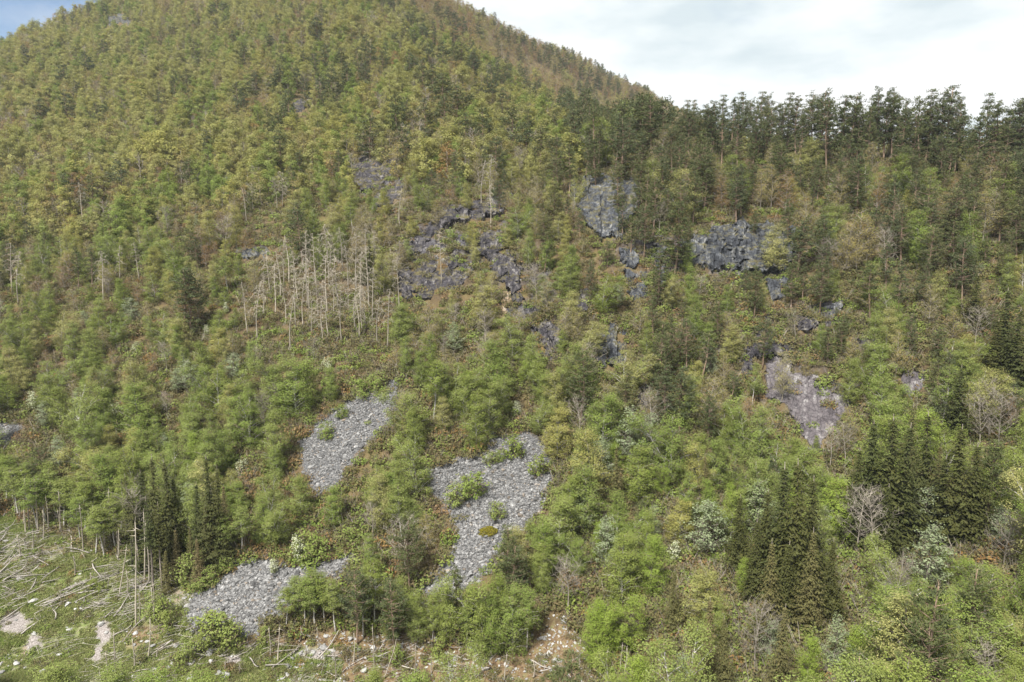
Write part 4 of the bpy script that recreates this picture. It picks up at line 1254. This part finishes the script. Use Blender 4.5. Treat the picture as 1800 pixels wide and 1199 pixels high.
medh = {}
for nm in by:
    hs_ = sorted(trees[i]['h'] / max(1, 1) for i in thing_ids if SPECIES[trees[i]['look']][0] == nm)
    medh[nm] = (hs_[len(hs_) // 4], hs_[3 * len(hs_) // 4]) if hs_ else (0, 99)
cellmap = {}
for i in thing_ids:
    tr_ = trees[i]
    nm, cat, adj = SPECIES[tr_['look']]
    cu, cv_ = (tr_['u'] + tr_['tu']) / 2, (tr_['v'] + tr_['tv']) / 2
    lo, hi = medh[nm]
    size = 'short' if tr_['h'] < lo else ('tall' if tr_['h'] > hi else 'middling')
    tr_['c'] = (cu, cv_)
    cellmap.setdefault((adj, cat, *where(cu, cv_)), []).append((i, size))
labels = {}
PL = {'birch': 'birches', 'bush': 'bushes'}
for (adj, cat, rel, mk), mem in cellmap.items():
    pl = PL.get(cat, cat + 's')
    mk = mk.replace('the ', '')
    if len(mem) == 1:
        labels[mem[0][0]] = f'lone {adj} {cat} {rel} the {mk}'
        continue
    if len(mem) <= 12:
        mem.sort(key=lambda m: trees[m[0]]['c'][0])
        for k, (i, sz) in enumerate(mem):
            labels[i] = f'{ORD[k]} of the {adj} {pl} {rel} the {mk}'
        continue
    sub = {}
    for i, sz in mem:
        sub.setdefault(sz, []).append(i)
    for sz, ids in sub.items():
        # rows by height in the photo, then order in the row
        ids.sort(key=lambda i: trees[i]['c'][1])
        rows = max(1, math.ceil(len(ids) / 10))
        per = math.ceil(len(ids) / rows)
        rn = ['upper', 'lower'] if rows == 2 else (['upper', 'middle', 'lower'] if rows == 3 else ['top', 'second', 'third', 'fourth', 'fifth', 'sixth', 'seventh'])
        for r_ in range(rows):
            row = sorted(ids[r_ * per:(r_ + 1) * per], key=lambda i: trees[i]['c'][0])
            for k, i in enumerate(row):
                rt = '' if rows == 1 else f' {rn[r_]} row'
                labels[i] = f'{ORD[k]},{rt} {sz} {adj} {pl} {rel} {mk}'.replace('second row', 'row two').replace('third row', 'row three')


def tree_matrix(tr_):
    return Matrix.LocRotScale(tr_['p'], Quaternion((0, 0, 1), tr_['rot']), Vector((tr_['s'] * tr_['wide'], tr_['s'] * tr_['wide'], tr_['s'])))


proto = {}
for i in thing_ids:
    tr_ = trees[i]
    nm, cat, adj = SPECIES[tr_['look']]
    key = id(tr_['vd'])
    if key not in proto:
        e = bpy.data.objects.new(nm, None)
        a = bpy.data.objects.new('trunk', tr_['vd']['trunk'])
        b = bpy.data.objects.new('branches' if tr_['look'] in ('bare_tree', 'dead_tree') else 'crown', tr_['vd']['crown'])
        proto[key] = (e, a, b)
    else:
        e, a, b = (q.copy() for q in proto[key])
    a.parent = e
    b.parent = e
    for q in (e, a, b):
        COL.objects.link(q)
    e.empty_display_size = 0.5
    e.location = tr_['p']
    e.rotation_euler = (0, 0, tr_['rot'])
    e.scale = (tr_['s'] * tr_['wide'], tr_['s'] * tr_['wide'], tr_['s'])
    e['label'] = labels[i]
    e['category'] = cat
    e['group'] = GROUPS[nm]


# masses: one object per species, its trees instanced on points
def scatter(name, pts, rots, scales, which, meshes, label=None):
    me = bpy.data.meshes.new(name)
    me.from_pydata([tuple(p) for p in pts], [], [])
    n = len(pts)
    for an, ty, data in (('rot', 'FLOAT_VECTOR', np.asarray(rots, np.float32)), ('scl', 'FLOAT_VECTOR', np.asarray(scales, np.float32))):
        a_ = me.attributes.new(an, ty, 'POINT')
        a_.data.foreach_set('vector', data.ravel())
    a_ = me.attributes.new('which', 'INT', 'POINT')
    a_.data.foreach_set('value', np.asarray(which, np.int32))
    o = link(name, me)
    g = bpy.data.node_groups.new(name, 'GeometryNodeTree')
    g.interface.new_socket('Geometry', in_out='INPUT', socket_type='NodeSocketGeometry')
    g.interface.new_socket('Geometry', in_out='OUTPUT', socket_type='NodeSocketGeometry')
    gi, go = g.nodes.new('NodeGroupInput'), g.nodes.new('NodeGroupOutput')

    def attr(nm, ty):
        q = g.nodes.new('GeometryNodeInputNamedAttribute')
        q.data_type = ty
        q.inputs['Name'].default_value = nm
        return next(s_ for s_ in q.outputs if s_.enabled and s_.name == 'Attribute')
    ra, sa, wa = attr('rot', 'FLOAT_VECTOR'), attr('scl', 'FLOAT_VECTOR'), attr('which', 'INT')
    e2r = g.nodes.new('FunctionNodeEulerToRotation')
    g.links.new(ra, e2r.inputs[0])
    jn = g.nodes.new('GeometryNodeJoinGeometry')
    for k, m_ in enumerate(meshes):
        src = bpy.data.objects.new(m_.name, m_)
        oi_ = g.nodes.new('GeometryNodeObjectInfo')
        oi_.inputs['Object'].default_value = src
        cmp_ = g.nodes.new('FunctionNodeCompare')
        cmp_.data_type = 'INT'
        cmp_.operation = 'EQUAL'
        ins = [s_ for s_ in cmp_.inputs if s_.enabled]
        g.links.new(wa, ins[0])
        ins[1].default_value = k
        ip = g.nodes.new('GeometryNodeInstanceOnPoints')
        g.links.new(gi.outputs[0], ip.inputs['Points'])
        g.links.new(cmp_.outputs[0], ip.inputs['Selection'])
        g.links.new(oi_.outputs['Geometry'], ip.inputs['Instance'])
        g.links.new(e2r.outputs[0], ip.inputs['Rotation'])
        g.links.new(sa, ip.inputs['Scale'])
        g.links.new(ip.outputs[0], jn.inputs[0])
    g.links.new(jn.outputs[0], go.inputs[0])
    md = o.modifiers.new('scatter', 'NODES')
    md.node_group = g
    o['kind'] = 'stuff'
    if label:
        o['label'] = label
        o['category'] = name.replace('_', ' ')
    return o


MASSNAME = {'birch_tree': ('birch_wood', 'mass of smaller and farther birches over the hillside'), 'budding_tree': ('budding_wood', 'mass of olive and rust budding trees far up the slope'),
            'pine_tree': ('pine_wood', 'mass of farther dark pines over the hill'), 'bare_tree': ('bare_wood', 'scattered farther leafless grey trees on the slope'),
            'leafy_tree': ('leafy_wood', 'scattered bright leafy trees half hidden in the wood'), 'willow_tree': ('willow_wood', 'silvery willows half hidden in the wood'),
            'spruce_tree': ('spruce_wood', 'spruces hidden behind the spruce clumps')}
for nm, ids in mass.items():
    if nm not in MASSNAME or not ids:
        continue
    mm, wh = [], []
    for i in ids:
        m_ = trees[i]['vd']['joint']
        if m_ not in mm:
            mm.append(m_)
        wh.append(mm.index(m_))
    scatter(MASSNAME[nm][0], [trees[i]['p'] for i in ids], [(0, 0, trees[i]['rot']) for i in ids],
            [(trees[i]['s'] * trees[i]['wide'], trees[i]['s'] * trees[i]['wide'], trees[i]['s']) for i in ids], wh, mm, MASSNAME[nm][1])


# ------------------------------------------------------------------ stones
def rock_mesh(name, seed, mat, flat=0.7, sub=2):
    import bmesh
    bm = bmesh.new()
    bmesh.ops.create_icosphere(bm, subdivisions=sub, radius=0.5)
    rng = np.random.default_rng(seed)
    planes = [(Vector(rng.normal(size=3)).normalized(), 0.27 + 0.14 * rng.random()) for _ in range(9)]
    for v_ in bm.verts:
        for n_, d_ in planes:
            k = v_.co.dot(n_) - d_
            if k > 0:
                v_.co -= n_ * k * 0.92
        v_.co *= 1 + 0.10 * noise.noise(v_.co * 4 + Vector((seed, 0, 0)))
        v_.co.z *= flat
    me = bpy.data.meshes.new(name)
    bm.to_mesh(me)
    bm.free()
    me.materials.append(M[mat])
    return me


stone_meshes = [rock_mesh('stone', s_, 'scree', f_, 1) for s_, f_ in ((1, .6), (2, .75), (3, .5), (4, .8))]
SN = {'upper': ('upper_scree', 'grey scree of loose stones, highest of the open screes', 6200), 'large': ('large_scree', 'large grey scree of loose stones in the middle of the green wood', 13500),
      'lower': ('lower_scree', 'grey scree of loose stones beside the log-strewn clearing', 9500), 'left': ('small_scree', 'small grey scree cut by the left photo edge', 600)}
for k, (nm, lb, n) in SN.items():
    pl = SCREE[k]
    P = np.array(pl)
    gu_, gv_ = np.meshgrid(np.arange(P[:, 0].min() - 16, P[:, 0].max() + 18, 2.0), np.arange(P[:, 1].min() - 14, P[:, 1].max() + 18, 2.0))
    SD = poly_dist(gu_, gv_, pl)

    def sdf(u, v):
        return SD[int((v - gv_[0, 0]) / 2), int((u - gu_[0, 0]) / 2)]
    pts, rots, scl, wh = [], [], [], []
    while len(pts) < n:
        u, v = random.uniform(P[:, 0].min() - 12, P[:, 0].max() + 12), random.uniform(P[:, 1].min() - 10, P[:, 1].max() + 12)
        d = sdf(u, v)
        if d < -10 or (d < 4 and random.random() > 0.25 + 0.05 * max(0, d)):
            continue
        if k == 'large' and math.hypot((u - 862), (v - 935) * 1.8) < 15:
            continue
        p, nr = hit(u, v)
        if p is None:
            continue
        s_ = min(1.2, 0.19 * math.exp(random.gauss(0, 0.5)) + 0.06)
        pts.append(p + Vector((0, 0, 0.06 * s_)))
        rots.append((random.gauss(0, .35), random.gauss(0, .35), random.random() * 6.28))
        scl.append((s_ * random.uniform(.8, 1.3), s_, s_ * random.uniform(.8, 1.2)))
        wh.append(random.randrange(4))
    scatter(nm, pts, rots, scl, wh, stone_meshes, lb)
# moss cushion in the large scree
mc = Acc()
p, nr = hit(856, 936)
rngm = np.random.default_rng(5)
n = 1500
th, rr = rngm.random(n) * 6.28, np.sqrt(rngm.random(n))
Cm = np.stack([1.35 * rr * np.cos(th), 0.8 * rr * np.sin(th) + 0.35 * rr * np.cos(th), 0.32 * (1 - rr**2) + 0.05 * rngm.random(n) + 0.35 * rr * np.sin(th)], -1)
mc.leaves(Cm, rngm.normal(size=(n, 3)) + (0, 0, 1.2), 0.16, 0.12, rngm, 0)
M['moss'] = leaf_mat('moss', [(0.16, 0.14, 0.012), (0.20, 0.16, 0.015)], trans=0.1)
mo = link('moss_cushion', mc.mesh('moss_cushion', [M['moss']]))
mo.location = p + Vector((0, 0, 0.1))
mo['label'] = 'mustard-green moss cushion lying in the large scree'
mo['category'] = 'moss'

# pale boulders of the clearing and the foreground
bmesh_ = [rock_mesh('boulder', s_, 'boulder', f_, 2) for s_, f_ in ((11, .7), (12, .6), (13, .8), (14, .65))]
bl = []
tries = 0
while len(bl) < 285 and tries < 20000:
    tries += 1
    if len(bl) < 150:
        u, v = random.uniform(0, 620), random.uniform(905, 1199)
        if not inm(CLEAR_M, u, v) or (v < 1040 and random.random() < 0.5):
            continue
    elif len(bl) < 265:
        u, v = random.uniform(230, 1050), random.uniform(1095, 1199)
        if not inm(FOREG_M, u, v):
            continue
    else:
        u, v = random.uniform(935, 1000), random.uniform(1075, 1140)
        if not inm(GAP_M, u, v):
            continue
    p, nr = hit(u, v)
    if p is None:
        continue
    s_ = min(1.0, 0.20 + 0.16 * random.expovariate(1.0))
    bl.append((u, v, p, s_))
for u, v, s_ in ((30, 1168, 1.1), (75, 1182, 1.2), (105, 1152, 1.0), (345, 1140, .9), (372, 1165, 1.2), (358, 1140, 1.0), (395, 1190, 1.3), (383, 1185, 1.2), (640, 1180, 1.2), (655, 1140, 1.0), (335, 1195, 1.1), (122, 1108, .9)):
    p, nr = hit(u, v)
    bl.append((u, v, p, s_ * 0.72))
bcell = {}
for k, (u, v, p, s_) in enumerate(bl):
    sz = 'small' if s_ < .32 else ('middling' if s_ < .55 else 'large')
    band = 'upper' if v < 1020 else ('middle' if v < 1110 else ('lower' if v < 1160 else 'bottom'))
    col_ = min(9, int(u // 100))
    bcell.setdefault((sz, band, col_), []).append(k)
PLACE = ['at the left edge', 'in the log-strewn clearing', 'under the spruce clump', 'left of the lower scree', 'under the lower scree', 'right of the lower scree', 'left of the bottom birches', 'under the bottom birches', 'under the large scree', 'at the brown gap', 'at the brown gap']
blab = {}
for (sz, band, c_), ks in bcell.items():
    ks.sort(key=lambda k: bl[k][0])
    for j, k in enumerate(ks):
        blab[k] = f'{ORD[min(j, 11)]} of {sz} pale boulders {PLACE[c_]}, {band} strip'
for k, (u, v, p, s_) in enumerate(bl):
    o = link('boulder', bmesh_[k % 4])
    o.location = p + Vector((0, 0, 0.12 * s_))
    o.rotation_euler = (random.gauss(0, .25), random.gauss(0, .25), random.random() * 6.28)
    o.scale = (s_ * random.uniform(.9, 1.4), s_, s_)
    o['label'] = blab[k]
    o['category'] = 'boulder'
    o['group'] = 'pale boulders on the open ground'


pts, rots, scl, wh = [], [], [], []
for k in range(9000):
    u, v = random.uniform(-40, 1060), random.uniform(905, 1250)
    if not ((inm(CLEAR_M, u, v) and random.random() < .35) or inm(FOREG_M, u, v) or (inm(GAP_M, u, v) and random.random() < .3)):
        continue
    p, nr = hit(u, v)
    if p is None or noise.noise(Vector((p.x * .12, p.y * .12, 8))) < -0.15 + 0.3 * random.random():
        continue
    s_ = 0.10 + 0.10 * random.expovariate(1.0)
    pts.append(p + Vector((0, 0, 0.04)))
    rots.append((random.gauss(0, .4), random.gauss(0, .4), random.random() * 6.28))
    scl.append((s_ * 1.3, s_, s_))
    wh.append(random.randrange(4))
scatter('stones', pts, rots, scl, wh, bmesh_, 'small pale stones strewn over the clearing and the orange ground')


# ------------------------------------------------------------------ fallen logs and standing snags
def log_mesh(seed):
    rng = np.random.default_rng(seed)
    a = Acc()
    n = 9
    x = np.linspace(0, 1, n)
    pts = np.stack([x, 0.012 * np.sin(x * 5 + seed), 0.010 * np.sin(x * 4 + 2 * seed)], -1)
    a.tube(pts * (10, 10, 10), 0.075 * (1 - 0.62 * x) * (1 + 0.06 * rng.normal(size=n)), 8, 0)
    for k in range(7):
        q = 0.25 + 0.72 * rng.random()
        an = rng.random() * 3.14
        p0 = np.array([q * 10, 0, 0])
        a.tube([p0, p0 + np.array([0.25, math.cos(an), abs(math.sin(an))]) * (0.25 + 0.6 * rng.random())], [0.035, 0.01], 4, 0, cap=False)
    return a.mesh('fallen_log', [M['log_wood']], True)


def snag_mesh(seed):
    rng = np.random.default_rng(seed)
    a = Acc()
    z = np.linspace(-0.3, 8, 9)
    q = np.clip(z / 8, 0, 1)
    a.tube(np.stack([0.10 * np.sin(q * 4 + seed), 0.08 * np.cos(q * 5 + seed), z], -1), 0.090 * (1 - 0.6 * q), 8, 0)
    a.tube([[0.10 * math.sin(4 + seed), 0.08 * math.cos(5 + seed), 7.95], [0.10 * math.sin(4 + seed) + .05, 0.08 * math.cos(5 + seed), 8.4]], [0.05, 0.005], 4, 0)
    for k in range(10):
        zz = 1.5 + 6.2 * rng.random()
        an = rng.random() * 6.28
        p0 = np.array([0.10 * math.sin(zz / 2 + seed), 0.08 * math.cos(zz * 5 / 8 + seed), zz])
        a.tube([p0, p0 + np.array([math.cos(an), math.sin(an), rng.normal() * 0.3]) * (0.2 + 0.7 * rng.random())], [0.03, 0.008], 4, 0, cap=False)
    return a.mesh('snag', [M['dead_wood']], True)


LOGM = [log_mesh(s_) for s_ in (1, 2, 3)]
SNAGM = [snag_mesh(s_) for s_ in (4, 5, 6)]
LOGS = [(47, 945, 102, 927), (44, 964, 85, 1000), (15, 1017, 82, 1015), (70, 995, 22, 1030), (103, 1000, 72, 1031), (207, 993, 133, 1010), (210, 1007, 167, 1023), (167, 1012, 100, 1048),
        (163, 997, 177, 1027), (197, 972, 217, 987), (160, 974, 117, 970), (0, 955, 17, 938), (0, 942, 27, 920), (0, 913, 12, 902), (2, 998, 50, 957), (5, 1037, 28, 1038), (45, 1048, 67, 1022),
        (70, 1073, 147, 1027), (72, 1066, 150, 1030), (66, 1067, 213, 1010), (260, 1087, 213, 1137), (40, 1120, 110, 1063), (163, 1063, 197, 1067), (143, 1077, 180, 1063), (303, 1130, 267, 1160), (310, 1133, 280, 1153),
        (308, 1127, 262, 1152), (437, 1163, 457, 1180), (560, 1160, 600, 1110), (477, 1177, 530, 1140), (200, 1123, 233, 1100), (777, 1173, 803, 1187), (863, 1177, 833, 1197), (797, 1160, 827, 1163), (130, 1040, 205, 1018),
        (110, 1043, 190, 1015), (205, 1003, 150, 1020), (120, 1055, 60, 1085), (190, 1040, 140, 1060), (250, 1000, 215, 1020), (215, 1025, 265, 1035), (240, 1010, 290, 1005), (230, 1040, 275, 1020), (0, 975, 40, 940),
        (0, 1010, 30, 985), (5, 968, 60, 935), (20, 1060, 90, 1030), (0, 1095, 55, 1060), (10, 1130, 70, 1090), (640, 1155, 600, 1185), (700, 1170, 740, 1185), (930, 1165, 970, 1178), (1000, 1165, 1030, 1150)]
for k in range(46):
    u = random.uniform(0, 290)
    v = random.uniform(935, 1100)
    if not inm(CLEAR_M, u, v):
        continue
    an = R(random.gauss(32, 12)) if random.random() < .75 else random.random() * 3.14
    L_ = random.uniform(18, 60)
    LOGS.append((u, v, u + L_ * math.cos(an), v - L_ * math.sin(an) * 0.75))
for k in range(26):
    u, v = random.uniform(240, 1020), random.uniform(1125, 1190)
    an = R(random.gauss(30, 40))
    L_ = random.uniform(15, 50)
    LOGS.append((u, v, u + L_ * math.cos(an), v - L_ * math.sin(an) * 0.6))
lcell = {}
made = []
for k, (u0, v0, u1, v1) in enumerate(LOGS):
    a_, na = hit(u0, v0)
    b_, nb = hit(u1, v1)
    if a_ is None or b_ is None or (b_ - a_).length > 24:
        continue
    r_ = random.uniform(.8, 1.3)
    lift = random.uniform(0.08, 0.4)
    m0 = (a_ + b_) / 2
    gm_, _n = ground(m0.x, m0.y)
    lift += max(0, gm_.z - m0.z) * 0.8
    a_ = a_ + Vector((0, 0, lift))
    b_ = b_ + Vector((0, 0, lift + random.uniform(-.05, .3)))
    o = link('fallen_log', LOGM[k % 3])
    d = b_ - a_
    o.rotation_mode = 'QUATERNION'
    o.rotation_quaternion = d.to_track_quat('X', 'Z')
    o.location = a_
    o.scale = (d.length / 10, r_, r_)
    o['category'] = 'log'
    o['group'] = 'fallen logs on the open ground'
    ang = math.degrees(math.atan2(-(v1 - v0), u1 - u0)) % 180
    ori = 'lying level' if ang < 14 or ang > 166 else ('rising rightward' if ang < 90 else 'rising leftward')
    sz = 'long' if d.length > 7 else 'short'
    mu, mv = (u0 + u1) / 2, (v0 + v1) / 2
    plc = ('at the top of the clearing' if mv < 975 else ('in mid clearing' if mv < 1045 else 'in the lower clearing')) if mu < 310 and mv < 1125 else ('in the orange bottom strip' if mu < 620 else 'under the bottom birches')
    lcell.setdefault((sz, ori, plc), []).append((mu, o))
for (sz, ori, plc), mem in lcell.items():
    mem.sort(key=lambda m: m[0])
    for j, (mu, o) in enumerate(mem):
        o['label'] = (f'{ORD[j]} of {sz} logs {ori} {plc}' if j < 12 else f'{sz} log {ori} {plc}, far right of its row')
SNAGS = [(241, 1101, 245, 917), (255, 1030, 257, 900), (262, 1028, 268, 915), (211, 1048, 232, 955), (282, 973, 282, 900), (200, 1183, 205, 1108), (192, 1192, 188, 1143), (262, 1157, 266, 1087), (475, 1157, 477, 1100),
         (490, 1163, 492, 1100), (528, 1130, 530, 1100), (537, 1153, 538, 1127), (397, 1177, 397, 1153), (421, 1187, 421, 1163), (590, 1197, 590, 1133), (277, 1157, 277, 1137), (623, 1167, 623, 1110), (657, 1197, 658, 1097),
         (888, 1197, 890, 1147), (818, 1187, 820, 1160), (938, 1193, 938, 1158), (1092, 1183, 1092, 1130), (1098, 1197, 1100, 1135), (182, 982, 186, 898), (195, 950, 197, 858), (133, 1013, 132, 975), (35, 980, 36, 938),
         (60, 965, 59, 935), (225, 1046, 226, 1000), (270, 1095, 271, 1030), (273, 1097, 274, 1020), (246, 1098, 248, 1040), (150, 985, 143, 990), (191, 1035, 191, 1015), (160, 1022, 160, 1008), (233, 970, 236, 890),
         (295, 1040, 295, 1025), (155, 905, 156, 860), (108, 940, 107, 895), (1065, 1192, 1066, 1140), (975, 1190, 980, 1150), (728, 1190, 733, 1130), (760, 1185, 757, 1150), (677, 1193, 700, 1120), (560, 1140, 560, 1100),
         (1020, 1180, 1018, 1120), (1160, 1199, 1160, 1130), (236, 1175, 237, 1120)]
for k in range(24):
    q_ = random.random()
    u0 = 15 + 300 * q_ + random.gauss(0, 5)
    v0 = np.interp(u0, [0, 70, 150, 215, 300, 345], [900, 932, 960, 978, 990, 1040]) + random.uniform(-10, 18)
    SNAGS.append((u0, v0, u0 + random.gauss(0, 3), v0 - random.uniform(35, 95)))
scell = []
for k, (u0, v0, u1, v1) in enumerate(SNAGS):
    p, nr = hit(u0, v0)
    if p is None:
        continue
    h = max(1.2, (v0 - v1) * proj(p)[2][0] / F * 1.03)
    o = link('snag', SNAGM[k % 3])
    o.location = p
    o.rotation_euler = (random.gauss(0, .03), math.atan2(u1 - u0, max(20, v0 - v1)) * 0.9, 0)
    w_ = random.uniform(.75, 1.05) * (1.25 if h > 8 else 1)
    o.scale = (w_, w_, h / 8)
    o['category'] = 'snag'
    o['group'] = 'standing dead poles'
    scell.append((h, u0, v0, o))
sc2 = {}
for h, u0, v0, o in scell:
    sz = 'tall' if h > 6 else ('waist-high broken' if h < 2.2 else 'short')
    plc = 'at the wooded edge of the clearing' if v0 < np.interp(u0, [0, 70, 150, 215, 300, 345], [900, 932, 960, 978, 990, 1040]) + 19 else 'under the left spruce clump' if u0 > 170 and u0 < 310 and v0 < 1110 else ('in the log-strewn clearing' if u0 < 170 else ('by the lower scree' if u0 < 610 and v0 < 1170 else ('at the bottom edge' if u0 < 980 else 'right of the brown gap')))
    sc2.setdefault((sz, plc), []).append((u0, o))
for (sz, plc), mem in sc2.items():
    mem.sort(key=lambda m: m[0])
    for j, (u0, o) in enumerate(mem):
        o['label'] = f'{ORD[j]} of the {sz} grey dead poles {plc}'


def sticks(seed):
    rng = np.random.default_rng(seed)
    a = Acc()
    for k in range(13):
        an = 0.5 + rng.normal() * 0.6
        L_ = 0.6 + 2.2 * rng.random()
        c_ = np.array([rng.normal() * 1.0, rng.normal() * 1.0, 0.08 + 0.25 * rng.random()])
        d_ = np.array([math.cos(an), math.sin(an), rng.normal() * 0.1]) * L_ / 2
        a.tube([c_ - d_, c_ + d_], [0.024, 0.010], 4, 0, cap=False)
    return a.mesh('sticks', [M['log_wood']])


stick_m = [sticks(s_) for s_ in (1, 2, 3)]
pts, rots, scl, wh = [], [], [], []
for k in range(2600):
    u, v = random.uniform(-40, 1100), random.uniform(905, 1250)
    if not ((inm(CLEAR_M, u, v) and random.random() < (.36 if v < 1060 else .14)) or (inm(FOREG_M, u, v) and random.random() < .14)):
        continue
    p, nr = hit(u, v)
    if p is None or noise.noise(Vector((p.x * .1, p.y * .1, 18))) < -0.1:
        continue
    pts.append(p)
    rots.append((random.gauss(0, .05), random.gauss(0, .05), random.gauss(0.25, 0.5)))
    s_ = random.uniform(.5, 1.2)
    scl.append((s_, s_, s_))
    wh.append(random.randrange(3))
scatter('branch_litter', pts, rots, scl, wh, stick_m, 'grey broken branches littering the clearing and the bottom strip')


# ------------------------------------------------------------------ ground cover
def tuft(seed, n, rad, hgt, L, wd, mat, twig=0, blade=False):
    rng = np.random.default_rng(seed)
    a = Acc()
    th = rng.random(n) * 6.283
    rr = rad * np.sqrt(rng.random(n))
    z = hgt * rng.random(n) * (1 - 0.6 * (rr / rad)**2)
    C = np.stack([rr * np.cos(th), rr * np.sin(th), z], -1)
    if blade:
        C[:, 2] = hgt * 0.4
        T = rng.normal(size=(n, 3)) * 0.4 + (0, 0, 1)
        N = rng.normal(size=(n, 3)) + (0, 0, 0.2)
    else:
        T = None
        N = rng.normal(size=(n, 3)) * 0.6 + C / (np.linalg.norm(C, axis=1, keepdims=True) + .01) * 0.6 + (0, 0, 0.4)
    a.leaves(C, N, L * (0.7 + 0.6 * rng.random(n)), wd, rng, 0, None, T)
    for k in range(twig):
        an, ln = rng.random() * 6.28, 0.4 + rng.random() * hgt
        p0 = np.array([math.cos(an), math.sin(an), 0]) * rad * 0.4 * rng.random()
        a.tube([p0, p0 + np.array([math.cos(an) * .5, math.sin(an) * .5, 1]) * ln], [0.02, 0.006], 3, 1, cap=False)
    return a.mesh('tuft', [M[mat], M['twig_grey']])


brush_m = [tuft(1, 150, 0.9, 0.8, 0.24, 0.13, 'brush', 10), tuft(2, 120, 0.7, 1.1, 0.24, 0.13, 'brush', 14), tuft(3, 170, 1.2, 0.6, 0.25, 0.14, 'brush', 5),
           tuft(4, 150, 0.8, 0.9, 0.24, 0.14, 'green', 4), tuft(5, 140, 0.9, 0.8, 0.24, 0.13, 'rust', 8)]
pts, rots, scl, wh = [], [], [], []
for x, y in np.concatenate([np.stack([RNG.uniform(-1, 1, 42000) * 165, RNG.uniform(42, 200, 42000)], -1), np.stack([RNG.uniform(-1, 1, 16000) * 110, RNG.uniform(45, 125, 16000)], -1), np.stack([RNG.uniform(-1, 1, 4500) * 330, RNG.uniform(200, 420, 4500)], -1)]):
    if abs(x) > 0.85 * y + 6:
        continue
    p, nr = ground(x, y)
    if p is None:
        continue
    (u,), (v,), (d,) = proj(p)
    if v < -60 or v > 1400 or u < -200 or u > 2000:
        continue
    if d < 170 and inm(KEEP_OUT, u, v) and random.random() > 0.03:
        continue
    if inm(ROCKS, u, v) and random.random() > 0.35:
        continue
    vt_ = v - 1.3 * F / d
    if ((d < 300 and inm(ROCKS, u, vt_)) or (d < 170 and inm(KEEP_OUT, u, vt_))) and random.random() > 0.2:
        continue
    opn = inm(CLEAR_M, u, v) or inm(FOREG_M, u, v)
    if opn and d < 105 and random.random() > (0.7 if u > 300 else 0.22):
        continue
    pts.append(p)
    rots.append((0, 0, random.random() * 6.28))
    s_ = random.uniform(.6, 1.7) * (0.5 if opn else 1) * (1.6 if y > 200 else 1)
    scl.append((s_, s_, s_ * random.uniform(.7, 1.2)))
    wh.append(random.choices(range(5), [.25, .22, .22, .24, .07])[0])
scatter('undergrowth', pts, rots, scl, wh, brush_m, 'brown and green undergrowth covering the slope between the trees')

grass_m = [tuft(11, 70, 0.45, 0.35, 0.34, 0.05, 'grass', 0, True), tuft(12, 60, 0.4, 0.25, 0.28, 0.05, 'grass', 0, True), tuft(13, 70, 0.5, 0.22, 0.22, 0.10, 'grass', 0)]
pts, rots, scl, wh = [], [], [], []
for k in range(26000):
    u, v = random.uniform(-60, 620), random.uniform(900, 1260)
    if not inm(CLEAR_M, u, v):
        continue
    p, nr = hit(u, v)
    if p is None:
        continue
    g_ = noise.noise(Vector((p.x * .16, p.y * .16, 4)))
    if g_ < -0.12 and random.random() < .8:
        continue
    if max(math.exp(-(((u - a_) / c_)**2 + ((v - b_) / d_)**2)) for a_, b_, c_, d_ in DEB) > .35 + .3 * random.random():
        continue
    if u > 230 and random.random() < 0.55:
        continue
    pts.append(p)
    rots.append((0, 0, random.random() * 6.28))
    s_ = random.uniform(.5, 1.2)
    scl.append((s_, s_, s_))
    wh.append(random.randrange(3))
scatter('grass', pts, rots, scl, wh, grass_m, 'green grass growing between the logs of the clearing')

# ------------------------------------------------------------------ air
hv = [(x, y, z) for x in (-1100, 1100) for y in (-30, 1150) for z in (float(TV[:, 2].min()) - 1, float(TV[:, 2].max()) + 14)]
hf_ = [[0, 1, 3, 2], [4, 6, 7, 5], [0, 4, 5, 1], [2, 3, 7, 6], [0, 2, 6, 4], [1, 5, 7, 3]]
hm = bpy.data.materials.new('air')
hm.use_nodes = True
ht = NT(hm.node_tree)
pv = ht.n('ShaderNodeVolumePrincipled')
pv.inputs['Color'].default_value = (0.86, 0.92, 1.0, 1)
pv.inputs['Density'].default_value = HAZE
ho_ = ht.n('ShaderNodeOutputMaterial')
ht.l(pv.outputs[0], ho_.inputs['Volume'])
hz = link('haze', mesh_from('haze', hv, hf_, [hm]))
hz['kind'] = 'stuff'

print('TREES', len(trees), 'things', len(thing_ids))
